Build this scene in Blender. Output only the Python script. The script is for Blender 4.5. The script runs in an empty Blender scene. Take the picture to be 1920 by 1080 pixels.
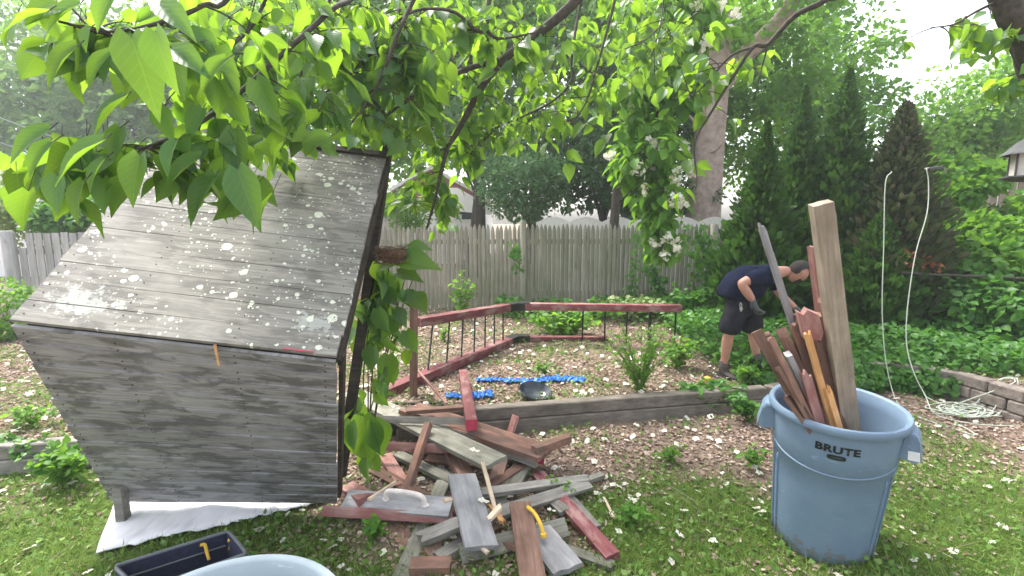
import bpy, bmesh, math, random
import numpy as np
from mathutils import Vector, Matrix
random.seed(7); R = np.random.default_rng(7)
S = bpy.context.scene; COL = S.collection; PI = math.pi

# ---------------------------------------------------------------- camera, light
H = 1.7; FPX = 900.0; PITCH = math.radians(8.2)
cam = bpy.data.objects.new('camera', bpy.data.cameras.new('camera')); COL.objects.link(cam)
cam.data.sensor_width = 36; cam.data.lens = 36*FPX/1920; cam.data.clip_start = 0.05; cam.data.clip_end = 600
cam.location = (0, 0, H); cam.rotation_euler = (PI/2-PITCH, 0, 0); S.camera = cam
SUN_EL, SUN_AZ = math.radians(58), math.radians(-38)      # azimuth from +Y towards +X
w = bpy.data.worlds.new('World'); S.world = w; w.use_nodes = True
nt = w.node_tree; bg = nt.nodes['Background']
sky = nt.nodes.new('ShaderNodeTexSky'); sky.sky_type = 'NISHITA'; sky.sun_disc = False
sky.sun_elevation = SUN_EL; sky.sun_rotation = SUN_AZ; sky.air_density = 1.0; sky.dust_density = 4.0; sky.ozone_density = 1.0
hs = nt.nodes.new('ShaderNodeHueSaturation'); hs.inputs['Saturation'].default_value = 0.38; hs.inputs['Value'].default_value = 1.0
nt.links.new(sky.outputs[0], hs.inputs['Color']); nt.links.new(hs.outputs[0], bg.inputs[0]); bg.inputs[1].default_value = 0.15
sd = bpy.data.lights.new('sun', 'SUN'); sd.energy = 1.7; sd.angle = math.radians(14); sd.color = (1, .96, .88)
so = bpy.data.objects.new('sun', sd); COL.objects.link(so)
sdir = Vector((math.sin(SUN_AZ)*math.cos(SUN_EL), math.cos(SUN_AZ)*math.cos(SUN_EL), math.sin(SUN_EL)))
so.rotation_euler = sdir.to_track_quat('Z', 'Y').to_euler()
vs = S.view_settings; vs.view_transform = 'Standard'; vs.look = 'None'; vs.gamma = 1; vs.exposure = 2.0
S.cycles.max_bounces = 8; S.cycles.transmission_bounces = 4; S.cycles.transparent_max_bounces = 6; S.cycles.diffuse_bounces = 4

# ---------------------------------------------------------------- geometry of the place
cp, sp = math.cos(PITCH), math.sin(PITCH)
def ray(px, py):
    u = (px-960)/FPX; v = (540-py)/FPX
    return Vector((u, cp+v*sp, -sp+v*cp))
FX = np.array([-30, -.1, 2.3, 3.0, 3.7, 4.2, 4.32, 4.42, 4.8, 30.]); FY = np.array([-2.02, 3.72, 4.17, 4.50, 4.72, 4.40, 3.85, 3.3, 2.0, 1.0])
def bumps(x, y):
    return .014*np.sin(x*2.1+y*1.3)+.011*np.sin(x*4.7-y*3.9+1)+.006*np.sin(x*11+y*9.3)*np.sin(y*13-x*5)
def ground_h(x, y):
    x = np.asarray(x, float); y = np.asarray(y, float)
    f = np.interp(x, FX, FY); amp = np.interp(x, [2.3, 3.7], [.14, .27])
    s = np.clip((y-f-.05)/.07, 0, 1)
    return amp*s + bumps(x, y)*np.clip(1.2-np.hypot(x, y)/60, 0, 1)
def G(px, py, dz=0.):                       # ray to the ground
    d = ray(px, py); t = .5
    while t < 90:
        p = d*t
        if H+p.z <= float(ground_h(p.x, p.y))+dz: break
        t += .01
    return Vector((d.x*t, d.y*t, H+d.z*t))
def Z(px, py, z):                           # ray to a height
    d = ray(px, py); t = (z-H)/d.z; return Vector((d.x*t, d.y*t, z))
def D(px, py, dist):                        # ray to a forward distance
    d = ray(px, py); t = dist/d.y; return Vector((d.x*t, dist, H+d.z*t))
def gz(x, y): return float(ground_h(x, y))

# ---------------------------------------------------------------- object helpers
def tag(o, label=None, cat=None, group=None, kind=None):
    if label: o['label'] = label
    if cat: o['category'] = cat
    if group: o['group'] = group
    if kind: o['kind'] = kind
    return o
def empty(name, loc, label, cat, group=None):
    o = bpy.data.objects.new(name, None); COL.objects.link(o); o.location = loc; o.empty_display_size = .1
    return tag(o, label, cat, group)
def link(name, me, parent=None, mat=None, keep=True):
    o = bpy.data.objects.new(name, me); COL.objects.link(o)
    if mat is not None and not me.materials: me.materials.append(mat)
    if parent is not None:
        o.parent = parent
        if keep:                             # mesh data given in world coordinates
            base = parent; off = Vector((0, 0, 0)); 
            while base is not None: off += base.location; base = base.parent
            me.transform(Matrix.Translation(-off))
    return o
def origin_to(o, p):                         # world-coordinate mesh with its origin at p
    p = Vector(p); o.data.transform(Matrix.Translation(-p)); o.location = p; return o
def smooth(me, ang=None):
    me.polygons.foreach_set('use_smooth', [True]*len(me.polygons))
    if ang is not None:
        try: me.set_sharp_from_angle(angle=math.radians(ang))
        except Exception: pass
def np_mesh(name, verts, faces, uv=None):    # faces: (n,k) int array
    me = bpy.data.meshes.new(name); n, k = faces.shape
    me.vertices.add(len(verts)); me.vertices.foreach_set('co', verts.astype(np.float32).ravel())
    me.loops.add(n*k); me.loops.foreach_set('vertex_index', faces.astype(np.int32).ravel())
    me.polygons.add(n); me.polygons.foreach_set('loop_start', np.arange(0, n*k, k, dtype=np.int32))
    try: me.polygons.foreach_set('loop_total', np.full(n, k, np.int32))
    except Exception: pass
    if uv is not None:
        l = me.uv_layers.new(name='UVMap'); l.data.foreach_set('uv', uv[faces.ravel()].astype(np.float32).ravel())
    me.update(calc_edges=True); me.polygons.foreach_set('use_smooth', [True]*n)
    return me
def scatter_mesh(name, tmpl, pos, dirs, nrm, size, wid=None):
    """copies of a leaf template: length along dirs, face along nrm"""
    tv, tf, tuv = tmpl; pos = np.asarray(pos, float); N = len(pos)
    y = np.asarray(dirs, float); y = y/np.linalg.norm(y, axis=1, keepdims=True)
    z = np.asarray(nrm, float); z = z-(z*y).sum(1, keepdims=True)*y; z /= np.linalg.norm(z, axis=1, keepdims=True)+1e-9
    x = np.cross(y, z); s = np.broadcast_to(np.asarray(size, float), (N,))[:, None, None]
    wd = s if wid is None else s*np.broadcast_to(np.asarray(wid, float), (N,))[:, None, None]
    V = pos[:, None, :] + wd*tv[None, :, 0:1]*x[:, None, :] + s*tv[None, :, 1:2]*y[:, None, :] + s*tv[None, :, 2:3]*z[:, None, :]
    k = len(tv); F = (tf[None]+np.arange(N)[:, None, None]*k).reshape(-1, tf.shape[1])
    return np_mesh(name, V.reshape(-1, 3), F, np.tile(tuv, (N, 1)))
def leaf_template(rows, ws, cols=(-1, 0, 1), fold=.12, droop=.18, wave=0.):
    tv = []; uv = []
    for i, t in enumerate(rows):
        for c in cols:
            yy = t - (.10*abs(c) if i == 0 else 0)
            tv.append((ws[i]*c, yy, fold*abs(c)*ws[i]*1.6 - droop*t*t + wave*math.sin(t*9+c*2)*abs(c))); uv.append((c*ws[i]+.5, t))
    n = len(cols); f = [(i*n+j, i*n+j+1, (i+1)*n+j+1, (i+1)*n+j) for i in range(len(rows)-1) for j in range(n-1)]
    return np.array(tv), np.array(f), np.array(uv)
HEART = leaf_template([0, .1, .22, .38, .55, .72, .87, 1.0], [.14, .30, .38, .385, .31, .19, .08, .004], (-1, -.5, 0, .5, 1), .22, .22, .012)
MIDLEAF = leaf_template([0, .25, .55, .8, 1.0], [.10, .36, .33, .16, .01], (-1, 0, 1), .25, .2)
SMALL = (np.array([(0, 0, 0), (.33, .42, .05), (0, 1, -.08), (-.33, .42, .05)]), np.array([(0, 1, 2, 3)]), np.array([(.5, 0), (1, .4), (.5, 1), (0, .4)]))
CURL = (np.array([(0, 0, .05), (.34, .3, .2), (.3, .75, .16), (0, 1, .0), (-.3, .7, .02), (-.36, .3, .12)]), np.array([(0, 1, 2, 3), (0, 3, 4, 5)]), np.array([(.5, 0), (1, .3), (1, .7), (.5, 1), (0, .7), (0, .3)]))
BLADE = (np.array([(-.022, 0, 0), (.022, 0, 0), (.018, .55, .1), (-.018, .55, .1), (.001, 1, .42), (-.001, 1, .42)]), np.array([(0, 1, 2, 3), (3, 2, 4, 5)]), np.array([(0, 0), (1, 0), (1, .5), (0, .5), (.5, 1), (.5, 1)]))
SPRAY = leaf_template([0, .3, .65, 1.0], [.05, .20, .18, .02], (-1, 1), .0, .12)
def rnd_dir(n, up=0.):
    v = R.normal(size=(n, 3)); v[:, 2] += up; return v/np.linalg.norm(v, axis=1, keepdims=True)
def catmull(pts, n=6):
    P = [Vector(p) for p in pts]
    if len(P) < 3: return [P[0].lerp(P[-1], i/n) for i in range(n+1)]
    P = [P[0]*2-P[1]]+P+[P[-1]*2-P[-2]]; out = []
    for i in range(1, len(P)-2):
        a, b, c, d = P[i-1:i+3]
        for k in range(n):
            t = k/n; out.append(.5*((2*b)+(c-a)*t+(2*a-5*b+4*c-d)*t*t+(3*b-a-3*c+d)*t**3))
    out.append(P[-2]); return out
class MB:                                    # mesh collector
    def __init__(s): s.v = []; s.f = []; s.uv = None
    def tube(s, pts, r0, r1=None, seg=8, cap=True, rfun=None, flat=1.):
        pts = [Vector(p) for p in pts]; n = len(pts); r1 = r0 if r1 is None else r1; b = len(s.v); up = None
        for i, p in enumerate(pts):
            t = (pts[min(i+1, n-1)]-pts[max(i-1, 0)])
            t = t.normalized() if t.length > 1e-9 else Vector((0, 0, 1))
            if up is None: up = t.orthogonal().normalized()
            up = (up-t*up.dot(t)); up = up.normalized() if up.length > 1e-6 else t.orthogonal().normalized()
            sd = t.cross(up); f = i/max(1, n-1); r = rfun(f) if rfun else r0+(r1-r0)*f
            for k in range(seg):
                a = 2*PI*k/seg; s.v.append(p+(up*math.cos(a)+sd*math.sin(a)*flat)*r)
        for i in range(n-1):
            for k in range(seg):
                s.f.append((b+i*seg+k, b+i*seg+(k+1) % seg, b+(i+1)*seg+(k+1) % seg, b+(i+1)*seg+k))
        if cap: s.f.append(tuple(b+k for k in reversed(range(seg)))); s.f.append(tuple(b+(n-1)*seg+k for k in range(seg)))
        return s
    def box(s, c, size, rot=None):
        b = len(s.v); c = Vector(c); M = rot if rot is not None else Matrix.Identity(3)
        for z in (-.5, .5):
            for x, y in ((-.5, -.5), (.5, -.5), (.5, .5), (-.5, .5)): s.v.append(c+M@Vector((x*size[0], y*size[1], z*size[2])))
        s.f += [(b+3, b+2, b+1, b), (b+4, b+5, b+6, b+7)]+[(b+i, b+(i+1) % 4, b+4+(i+1) % 4, b+4+i) for i in range(4)]
        return s
    def prism(s, poly, off):                 # polygon (3D pts) extruded by off
        b = len(s.v); n = len(poly); off = Vector(off); s.v += [Vector(p) for p in poly]+[Vector(p)+off for p in poly]
        s.f.append(tuple(b+i for i in reversed(range(n)))); s.f.append(tuple(b+n+i for i in range(n)))
        s.f += [(b+i, b+(i+1) % n, b+n+(i+1) % n, b+n+i) for i in range(n)]; return s
    def lathe(s, prof, c=(0, 0, 0), seg=48, M=None, sx=1., sy=1.):
        b = len(s.v); c = Vector(c); m = len(prof)
        for r, z in prof:
            for k in range(seg):
                a = 2*PI*k/seg; q = Vector((math.cos(a)*r*sx, math.sin(a)*r*sy, z)); s.v.append(c+(M@q if M else q))
        for i in range(m-1):
            for k in range(seg): s.f.append((b+i*seg+k, b+i*seg+(k+1) % seg, b+(i+1)*seg+(k+1) % seg, b+(i+1)*seg+k))
        return s
    def mesh(s, name, mat=None, sm=False, ang=None, bevel=0.):
        me = bpy.data.meshes.new(name); me.from_pydata([tuple(v) for v in s.v], [], s.f)
        bm = bmesh.new(); bm.from_mesh(me); bmesh.ops.recalc_face_normals(bm, faces=bm.faces)
        if bevel: bmesh.ops.bevel(bm, geom=list(bm.edges), offset=bevel, segments=1, affect='EDGES', profile=.5)
        bm.to_mesh(me); bm.free()
        if mat: me.materials.append(mat)
        if sm: smooth(me, ang)
        return me
    def build(s, name, mat, parent=None, sm=False, ang=None, bevel=0.):
        return link(name, s.mesh(name, mat, sm, ang, bevel), parent)

# ---------------------------------------------------------------- materials
def new_mat(name):
    m = bpy.data.materials.new(name); m.use_nodes = True; return m, m.node_tree, m.node_tree.nodes['Principled BSDF']
def N_(t, k, **kw):
    n = t.nodes.new('ShaderNode'+k)
    for a, v in kw.items(): setattr(n, a, v)
    return n
def ramp(t, fac, stops):
    r = N_(t, 'ValToRGB'); e = r.color_ramp.elements
    while len(e) < len(stops): e.new(.5)
    for i, (p, c) in enumerate(stops): e[i].position = p; e[i].color = (*c, 1)
    if fac is not None: t.links.new(fac, r.inputs[0])
    return r
def noise(t, vec, scale, detail=4, rough=.55, dist=0.):
    n = N_(t, 'TexNoise'); n.inputs['Scale'].default_value = scale; n.inputs['Detail'].default_value = detail
    n.inputs['Roughness'].default_value = rough; n.inputs['Distortion'].default_value = dist
    if vec is not None: t.links.new(vec, n.inputs['Vector'])
    return n
def mapping(t, vec, scale, loc=None):
    m = N_(t, 'Mapping'); m.inputs['Scale'].default_value = scale; t.links.new(vec, m.inputs['Vector'])
    if loc is not None: t.links.new(loc, m.inputs['Location'])
    return m.outputs[0]
def mixc(t, fac, a, b, mode='MIX'):
    m = N_(t, 'Mix', data_type='RGBA', blend_type=mode)
    for i, v in ((0, fac), (6, a), (7, b)):
        if isinstance(v, (int, float)): m.inputs[i].default_value = v
        elif isinstance(v, tuple): m.inputs[i].default_value = (*v, 1)
        else: t.links.new(v, m.inputs[i])
    return m.outputs[2]
def math_(t, op, a, b=None, clamp=False):
    m = N_(t, 'Math', operation=op, use_clamp=clamp)
    for i, v in ((0, a), (1, b)):
        if v is None: continue
        if isinstance(v, (int, float)): m.inputs[i].default_value = v
        else: t.links.new(v, m.inputs[i])
    return m.outputs[0]
def bump(t, b, h, st=.3, dist=.01):
    n = N_(t, 'Bump'); n.inputs['Strength'].default_value = st; n.inputs['Distance'].default_value = dist
    t.links.new(h, n.inputs['Height']); t.links.new(n.outputs[0], b.inputs['Normal'])
def obj_rand(t): return N_(t, 'ObjectInfo').outputs['Random']
def plain(name, c, rough=.6, metal=0., var=.15, scale=20, bmp=.1):
    m, t, b = new_mat(name); co = N_(t, 'TexCoord').outputs['Object']; n = noise(t, co, scale)
    lo = tuple(x*(1-var) for x in c); hi = tuple(min(1, x*(1+var)) for x in c)
    t.links.new(ramp(t, n.outputs[0], [(.3, lo), (.7, hi)]).outputs[0], b.inputs['Base Color'])
    b.inputs['Roughness'].default_value = rough; b.inputs['Metallic'].default_value = metal
    if bmp: bump(t, b, n.outputs[0], bmp, .005)
    return m
def leaf_mat(name, cols, trans=(.25, .5, .04), tf=.42, rough=.5, veins=False, spec=.3):
    m, t, b = new_mat(name); g = N_(t, 'NewGeometry')
    k = len(cols); r = ramp(t, g.outputs['Random Per Island'], [(i/max(1, k-1), c) for i, c in enumerate(cols)])
    col = r.outputs[0]
    if veins:
        uv = N_(t, 'TexCoord').outputs['UV']; sx = N_(t, 'SeparateXYZ'); t.links.new(uv, sx.inputs[0])
        ax = math_(t, 'ABSOLUTE', math_(t, 'SUBTRACT', sx.outputs[0], .5))
        w_ = math_(t, 'SINE', math_(t, 'MULTIPLY', math_(t, 'SUBTRACT', sx.outputs[1], math_(t, 'MULTIPLY', ax, .9)), 46.))
        v1 = math_(t, 'GREATER_THAN', w_, .90); v2 = math_(t, 'LESS_THAN', ax, .010); v = math_(t, 'MAXIMUM', math_(t, 'MULTIPLY', v1, .5), v2)
        col = mixc(t, math_(t, 'MULTIPLY', v, .35), col, (.22, .34, .10)); bump(t, b, math_(t, 'SUBTRACT', w_, v), .12, .004)
    t.links.new(col, b.inputs['Base Color']); b.inputs['Roughness'].default_value = rough; b.inputs['Specular IOR Level'].default_value = spec
    tr = N_(t, 'BsdfTranslucent'); mx = N_(t, 'MixShader'); mx.inputs[0].default_value = tf
    if veins:
        wn = N_(t, 'TexWhiteNoise', noise_dimensions='1D'); t.links.new(g.outputs['Random Per Island'], wn.inputs['W']); mr = N_(t, 'MapRange'); mr.inputs['From Min'].default_value = .25; mr.inputs['From Max'].default_value = .95
        mr.inputs['To Min'].default_value = .34; mr.inputs['To Max'].default_value = tf+.2; t.links.new(wn.outputs[0], mr.inputs['Value']); t.links.new(mr.outputs[0], mx.inputs[0])
    t.links.new(mixc(t, .35, trans, col), tr.inputs[0])
    t.links.new(b.outputs[0], mx.inputs[1]); t.links.new(tr.outputs[0], mx.inputs[2]); t.links.new(mx.outputs[0], t.nodes['Material Output'].inputs[0])
    return m
def island_mat(name, cols, rough=.8, trans=0.):
    return leaf_mat(name, cols, cols[len(cols)//2], trans, rough, spec=.15)
def wood_mat(name, dark, light, rough=.85, stain=None, stain_amt=.5, grain=1.):
    m, t, b = new_mat(name); co = N_(t, 'TexCoord').outputs['Object']; rn = obj_rand(t)
    cx = N_(t, 'CombineXYZ'); t.links.new(math_(t, 'MULTIPLY', rn, 17.), cx.inputs[0]); t.links.new(math_(t, 'MULTIPLY', rn, 9.), cx.inputs[1])
    n1 = noise(t, mapping(t, co, (2.2, 38, 38), cx.outputs[0]), grain*1.6, 6, .65, .6); n2 = noise(t, mapping(t, co, (5, 9, 9), cx.outputs[0]), 1.2, 3)
    c = ramp(t, n1.outputs[0], [(.28, dark), (.72, light)]).outputs[0]
    c = mixc(t, math_(t, 'MULTIPLY', ramp(t, n2.outputs[0], [(.35, (0, 0, 0)), (.7, (1, 1, 1))]).outputs[0], .7), c, tuple(x*.6 for x in dark))
    if stain:
        n3 = noise(t, mapping(t, co, (3, 7, 7), cx.outputs[0]), 1.7, 5, .6)
        c = mixc(t, ramp(t, n3.outputs[0], [(.5-.25*stain_amt, (0, 0, 0)), (.62, (1, 1, 1))]).outputs[0], c, stain)
    hv = N_(t, 'HueSaturation'); t.links.new(math_(t, 'ADD', math_(t, 'MULTIPLY', rn, .5), .78), hv.inputs['Value']); t.links.new(c, hv.inputs['Color'])
    t.links.new(hv.outputs[0], b.inputs['Base Color']); b.inputs['Roughness'].default_value = rough; b.inputs['Specular IOR Level'].default_value = .25
    bump(t, b, n1.outputs[0], .5, .004); return m

W_TIMB = wood_mat('timber wood', (.13, .11, .09), (.27, .235, .20))
W_GREY = wood_mat('weathered grey wood', (.16, .145, .125), (.36, .34, .31))
W_BLUE = wood_mat('silvery wood', (.24, .235, .24), (.40, .39, .395))
W_OLIVE = wood_mat('mossy grey wood', (.135, .13, .10), (.30, .29, .245))
W_BROWN = wood_mat('brown wood', (.15, .08, .058), (.31, .195, .15))
W_RED = wood_mat('redwood', (.24, .115, .08), (.44, .255, .19), stain=(.17, .11, .09), stain_amt=.4)
W_PINK = wood_mat('faded red paint wood', (.30, .15, .13), (.45, .29, .26), stain=(.24, .10, .09), stain_amt=.35)
W_ORANGE = wood_mat('bright split wood', (.55, .27, .10), (.72, .44, .21))
W_PALE = wood_mat('pale split wood', (.52, .39, .27), (.72, .60, .47))
W_MAROON = wood_mat('maroon painted wood', (.14, .036, .042), (.23, .075, .08), .6, stain=(.26, .15, .14), stain_amt=.05)
W_POST = wood_mat('tan post wood', (.235, .19, .14), (.40, .335, .265))
W_FENCE = None
M_RED = plain('fresh red paint', (.42, .035, .08), .5)
M_BLACK = plain('black metal', (.012, .013, .012), .45, .2)
M_BARK = plain('dark bark', (.055, .045, .035), .9, var=.45, scale=30, bmp=.6)
M_BARKL = plain('pale bark', (.31, .24, .20), .9, var=.3, scale=9, bmp=.6)
M_WHITE = plain('white paint', (.75, .75, .74), .5, var=.05)
# ---------------------------------------------------------------- ground
def ax(lo, hi, step, far, n):
    a = np.arange(lo, hi+step/2, step); g = np.geomspace(1, far, n)-1
    return np.concatenate([lo-g[1:][::-1]*2, a, hi+g[1:]*2])
gx = ax(-6.5, 6.5, .05, 70, 26); gy = ax(.2, 10, .05, 70, 26)
GX, GY = np.meshgrid(gx, gy); V = np.stack([GX, GY, ground_h(GX, GY)], -1).reshape(-1, 3)
ny, nx = GX.shape; i = np.arange(ny-1)[:, None]*nx+np.arange(nx-1)[None]
me = np_mesh('ground', V, np.stack([i, i+1, i+nx+1, i+nx], -1).reshape(-1, 4))
def wnoise(x, y, s=1., ph=0.):
    return (np.sin(x*1.7*s+1.3*np.sin(y*2.1*s+ph))+np.sin(y*2.3*s+1.7*np.sin(x*1.3*s+2+ph))+.6*np.sin((x+y)*4.1*s+ph)+.5*np.sin((x-y)*6.7*s+1.3*np.sin(y*5*s)))/3.1
def front(x): return np.interp(x, FX, FY)
def blob(x, y, cx, cy, rx, ry): return np.exp(-(((x-cx)/rx)**2+((y-cy)/ry)**2))
def grass_amt(x, y):
    below = (y < front(x)).astype(float)
    g = 1.7*blob(x, y, -2.2, 1.9, 1.2, .85)+1.4*blob(x, y, 2.9, 2.1, 1.2, 1.0)+1.1*blob(x, y, 1.2, 1.5, 1.3, .6)+.6*blob(x, y, .7, 2.6, .35, .4)+.65*blob(x, y, 1.2, 2.5, .45, .4)
    g += .5*blob(x, y, -.6, 1.6, .8, .5)+.3*blob(x, y, .3, 1.7, .7, .4)+.7*blob(x, y, -3.0, 3.0, .6, .35)
    g *= below
    g += (1-below)*(.15*blob(x, y, -4.5, 6.5, 1.2, 1.5)*4+.10)
    return np.clip(g+.42*wnoise(x, y, 1.6)+.02, 0, 1)
ga = grass_amt(V[:, 0], V[:, 1])
at = me.attributes.new('grass', 'FLOAT', 'POINT'); at.data.foreach_set('value', ga.astype(np.float32))
m, t, b = new_mat('ground soil'); co = N_(t, 'TexCoord').outputs['Object']
att = N_(t, 'Attribute', attribute_name='grass')
n1 = noise(t, co, 9, 8, .65); n2 = noise(t, co, 55, 5, .7); n3 = noise(t, co, 2.3, 4)
soil = ramp(t, n2.outputs[0], [(.3, (.085, .062, .046)), (.5, (.18, .135, .105)), (.7, (.31, .24, .19))]).outputs[0]
soil = mixc(t, ramp(t, n1.outputs[0], [(.42, (0, 0, 0)), (.62, (1, 1, 1))]).outputs[0], soil, (.25, .185, .145))
grs = ramp(t, n2.outputs[0], [(.3, (.06, .085, .022)), (.7, (.13, .19, .045))]).outputs[0]
gf = ramp(t, math_(t, 'ADD', att.outputs['Fac'], math_(t, 'SUBTRACT', n1.outputs[0], .5)), [(.25, (0, 0, 0)), (.55, (1, 1, 1))]).outputs[0]
t.links.new(mixc(t, gf, soil, grs), b.inputs['Base Color']); b.inputs['Roughness'].default_value = .95; b.inputs['Specular IOR Level'].default_value = .1
bump(t, b, n2.outputs[0], .9, .02)
tag(link('ground', me, None, m), kind='structure')

def sector(n, r0, r1, power=1., amax=58):    # density falling with distance
    a = np.radians(R.uniform(-amax, amax, n)); r = r0*(r1/r0)**R.uniform(0, 1, n) if power == 0 else (r0**power+(r1**power-r0**power)*R.uniform(0, 1, n))**(1/power)
    return r*np.sin(a), r*np.cos(a)
def onground(x, y, dz=0.): return np.stack([x, y, ground_h(x, y)+dz], -1)
# avoid standing foliage through solid things: footprints of bins, wall etc.
SHQ = [G(181, 1047), G(612, 948), G(640, 870), G(228, 905)]
def clear(x, y):
    k = np.ones(len(x), bool); ins = np.ones(len(x), bool)
    for i in range(4):
        p, q = SHQ[i], SHQ[(i+1) % 4]; ins &= ((q.x-p.x)*(y-p.y)-(q.y-p.y)*(x-p.x)) > -.02
    k &= ~ins
    b_xy = G(1537, 1006)
    for cx, cy, r in ((b_xy.x, b_xy.y, .22), (-.69, .93, .24), (-1.2, 1.45, .3)): k &= np.hypot(x-cx, y-cy) > r
    f = front(x); k &= ~((y > f-.12) & (y < f+.1))
    return k

x, y = sector(230000, .9, 8.5, 1.1); a = grass_amt(x, y); k = (R.uniform(0, 1, len(x)) < a) & clear(x, y); x, y = x[k], y[k]
nn = len(x); d = rnd_dir(nn, 1.4); d[:, 2] = np.abs(d[:, 2])
GRASS = island_mat('grass blades', [(.09, .17, .025), (.14, .26, .04), (.21, .33, .06), (.27, .36, .09), (.12, .22, .035)], .6, .35)
tag(link('grass', scatter_mesh('grass', BLADE, onground(x, y, -.005), d, rnd_dir(nn), R.uniform(.03, .085, nn), R.uniform(.9, 1.8, nn)), None, GRASS), 'short green grass blades growing in patches over the bare yard soil', 'grass', kind='stuff')
# broad weeds (clover, ground ivy) low to the ground
x, y = sector(60000, .9, 9, 1.1); wv = np.clip(.5*grass_amt(x, y)+.5*np.clip(wnoise(x, y, 2.3, 3)+.12, 0, 1)*(1+.6*(y > front(x))), 0, 1); k = (R.uniform(0, 1, len(x)) < wv) & clear(x, y); x, y = x[k], y[k]
nn = len(x); d = rnd_dir(nn, .5)
WEED = island_mat('ground weeds leaves', [(.07, .15, .03), (.12, .24, .05), (.19, .31, .08), (.25, .35, .12)], .6, .35)
tag(link('ground_weeds', scatter_mesh('ground_weeds', SMALL, onground(x, y, .012)+np.stack([0*x, 0*x, R.uniform(0, .03, nn)], -1), d, rnd_dir(nn, 2.), R.uniform(.012, .032, nn)*(1+.10*y), 1.3), None, WEED), 'low broad-leaved weeds creeping between the fallen leaves', 'weeds', kind='stuff')
# leaf litter
x, y = sector(210000, .9, 11, 1.15); lv = np.clip(1.15-grass_amt(x, y)*1.15, .12, 1)*np.clip(.75+.5*wnoise(x, y, 1.9, 5), .1, 1); k = (R.uniform(0, 1, len(x)) < lv) & clear(x, y); x, y = x[k], y[k]
nn = len(x); d = rnd_dir(nn); d[:, 2] *= .18
LITTER = island_mat('fallen leaf litter', [(.16, .105, .08), (.28, .195, .155), (.42, .32, .26), (.20, .135, .10), (.56, .46, .38), (.35, .245, .195), (.26, .175, .13)], .9, .12)
tag(link('leaf_litter', scatter_mesh('leaf_litter', CURL, onground(x, y, .006), d, rnd_dir(nn, 2.2), R.uniform(.012, .034, nn)*(1+.05*y), R.uniform(.5, 1.1, nn)), None, LITTER), 'dry brown and pinkish fallen leaves covering the bare soil', 'leaf litter', kind='stuff')
# twigs on the ground
x, y = sector(1800, 1.2, 8, 1.3); k = clear(x, y); x, y = x[k], y[k]; nn = len(x); d = rnd_dir(nn); d[:, 2] *= .1
TWG = (np.array([(-.012, 0, 0), (.012, 0, 0), (.010, 1, .0), (-.010, 1, .0), (-.004, 0, .02), (-.004, 1, .015)]), np.array([(0, 1, 2, 3), (0, 4, 5, 3), (1, 4, 5, 2)]), np.zeros((6, 2)))
tag(link('twig_litter', scatter_mesh('twig_litter', TWG, onground(x, y, .012), d, rnd_dir(nn, 3), R.uniform(.05, .22, nn), .8), None, island_mat('dead twigs', [(.16, .11, .08), (.35, .27, .2), (.25, .18, .13)])), 'thin dead twigs strewn over the yard', 'twigs', kind='stuff')

# fallen blossoms: three flower shapes, 300 nearest as things, the rest as stuff
BLOSSOM = island_mat('white blossom petals', [(.82, .80, .70), (.86, .85, .80), (.78, .74, .58), (.84, .83, .77)], .7, .3)
def blossom_geo(seed):
    rr = random.Random(seed); V = []; F = []
    for p in range(5):
        a = p*2*PI/5+rr.uniform(-.3, .3); L = rr.uniform(.4, .62); w_ = rr.uniform(.18, .3); h = rr.uniform(.02, .28); dx, dy = math.cos(a), math.sin(a); b = len(V)
        V += [(dx*.02, dy*.02, .06), (dx*L*.55-dy*w_, dy*L*.55+dx*w_, .06+h*.7), (dx*L, dy*L, h*rr.uniform(.2, 1)), (dx*L*.55+dy*w_, dy*L*.55-dx*w_, .05+h*.5)]; F.append((b, b+1, b+2, b+3))
    return np.array(V), np.array(F), np.zeros((len(V), 2))
BG = [blossom_geo(s) for s in range(3)]
x, y = sector(2300, 1.15, 8.5, 1.25); dens = np.clip(.62+.55*wnoise(x, y, 2.1, 9), .05, 1); k = (R.uniform(0, 1, len(x)) < dens) & clear(x, y); x, y = x[k], y[k]
o_ = np.argsort(np.hypot(x, y)); x, y = x[o_], y[o_]
vis = np.abs(np.degrees(np.arctan2(x, y))) < 49; x, y = x[vis], y[vis]
bm3 = []
for q in range(3):
    mm = np_mesh('fallen_blossom', BG[q][0], BG[q][1]); mm.materials.append(BLOSSOM); mm.polygons.foreach_set('use_smooth', [False]*len(mm.polygons)); bm3.append(mm)
NB = 290
for q in range(min(NB, len(x))):
    o = bpy.data.objects.new('fallen_blossom', bm3[q % 3]); COL.objects.link(o); s = random.uniform(.028, .058)
    o.location = (x[q], y[q], gz(x[q], y[q])+.022+.004*random.random()); o.scale = (s, s, s*random.uniform(.7, 1.2)); o.rotation_euler = (random.uniform(-.5, .5), random.uniform(-.5, .5), random.uniform(0, 6.3))
    tag(o, 'small crumpled white blossom fallen on the grass and leaf litter near the camera', 'blossom', 'white blossoms fallen on the ground')
xr, yr = x[NB:], y[NB:]; nn = len(xr); d = rnd_dir(nn); d[:, 2] *= .2
tag(link('blossom_litter', scatter_mesh('blossom_litter', BG[1], onground(xr, yr, .02), d, rnd_dir(nn, 2.5), R.uniform(.035, .065, nn)), None, BLOSSOM), 'countless white blossoms sprinkled over the far soil and ivy', 'blossoms', kind='stuff')

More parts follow.
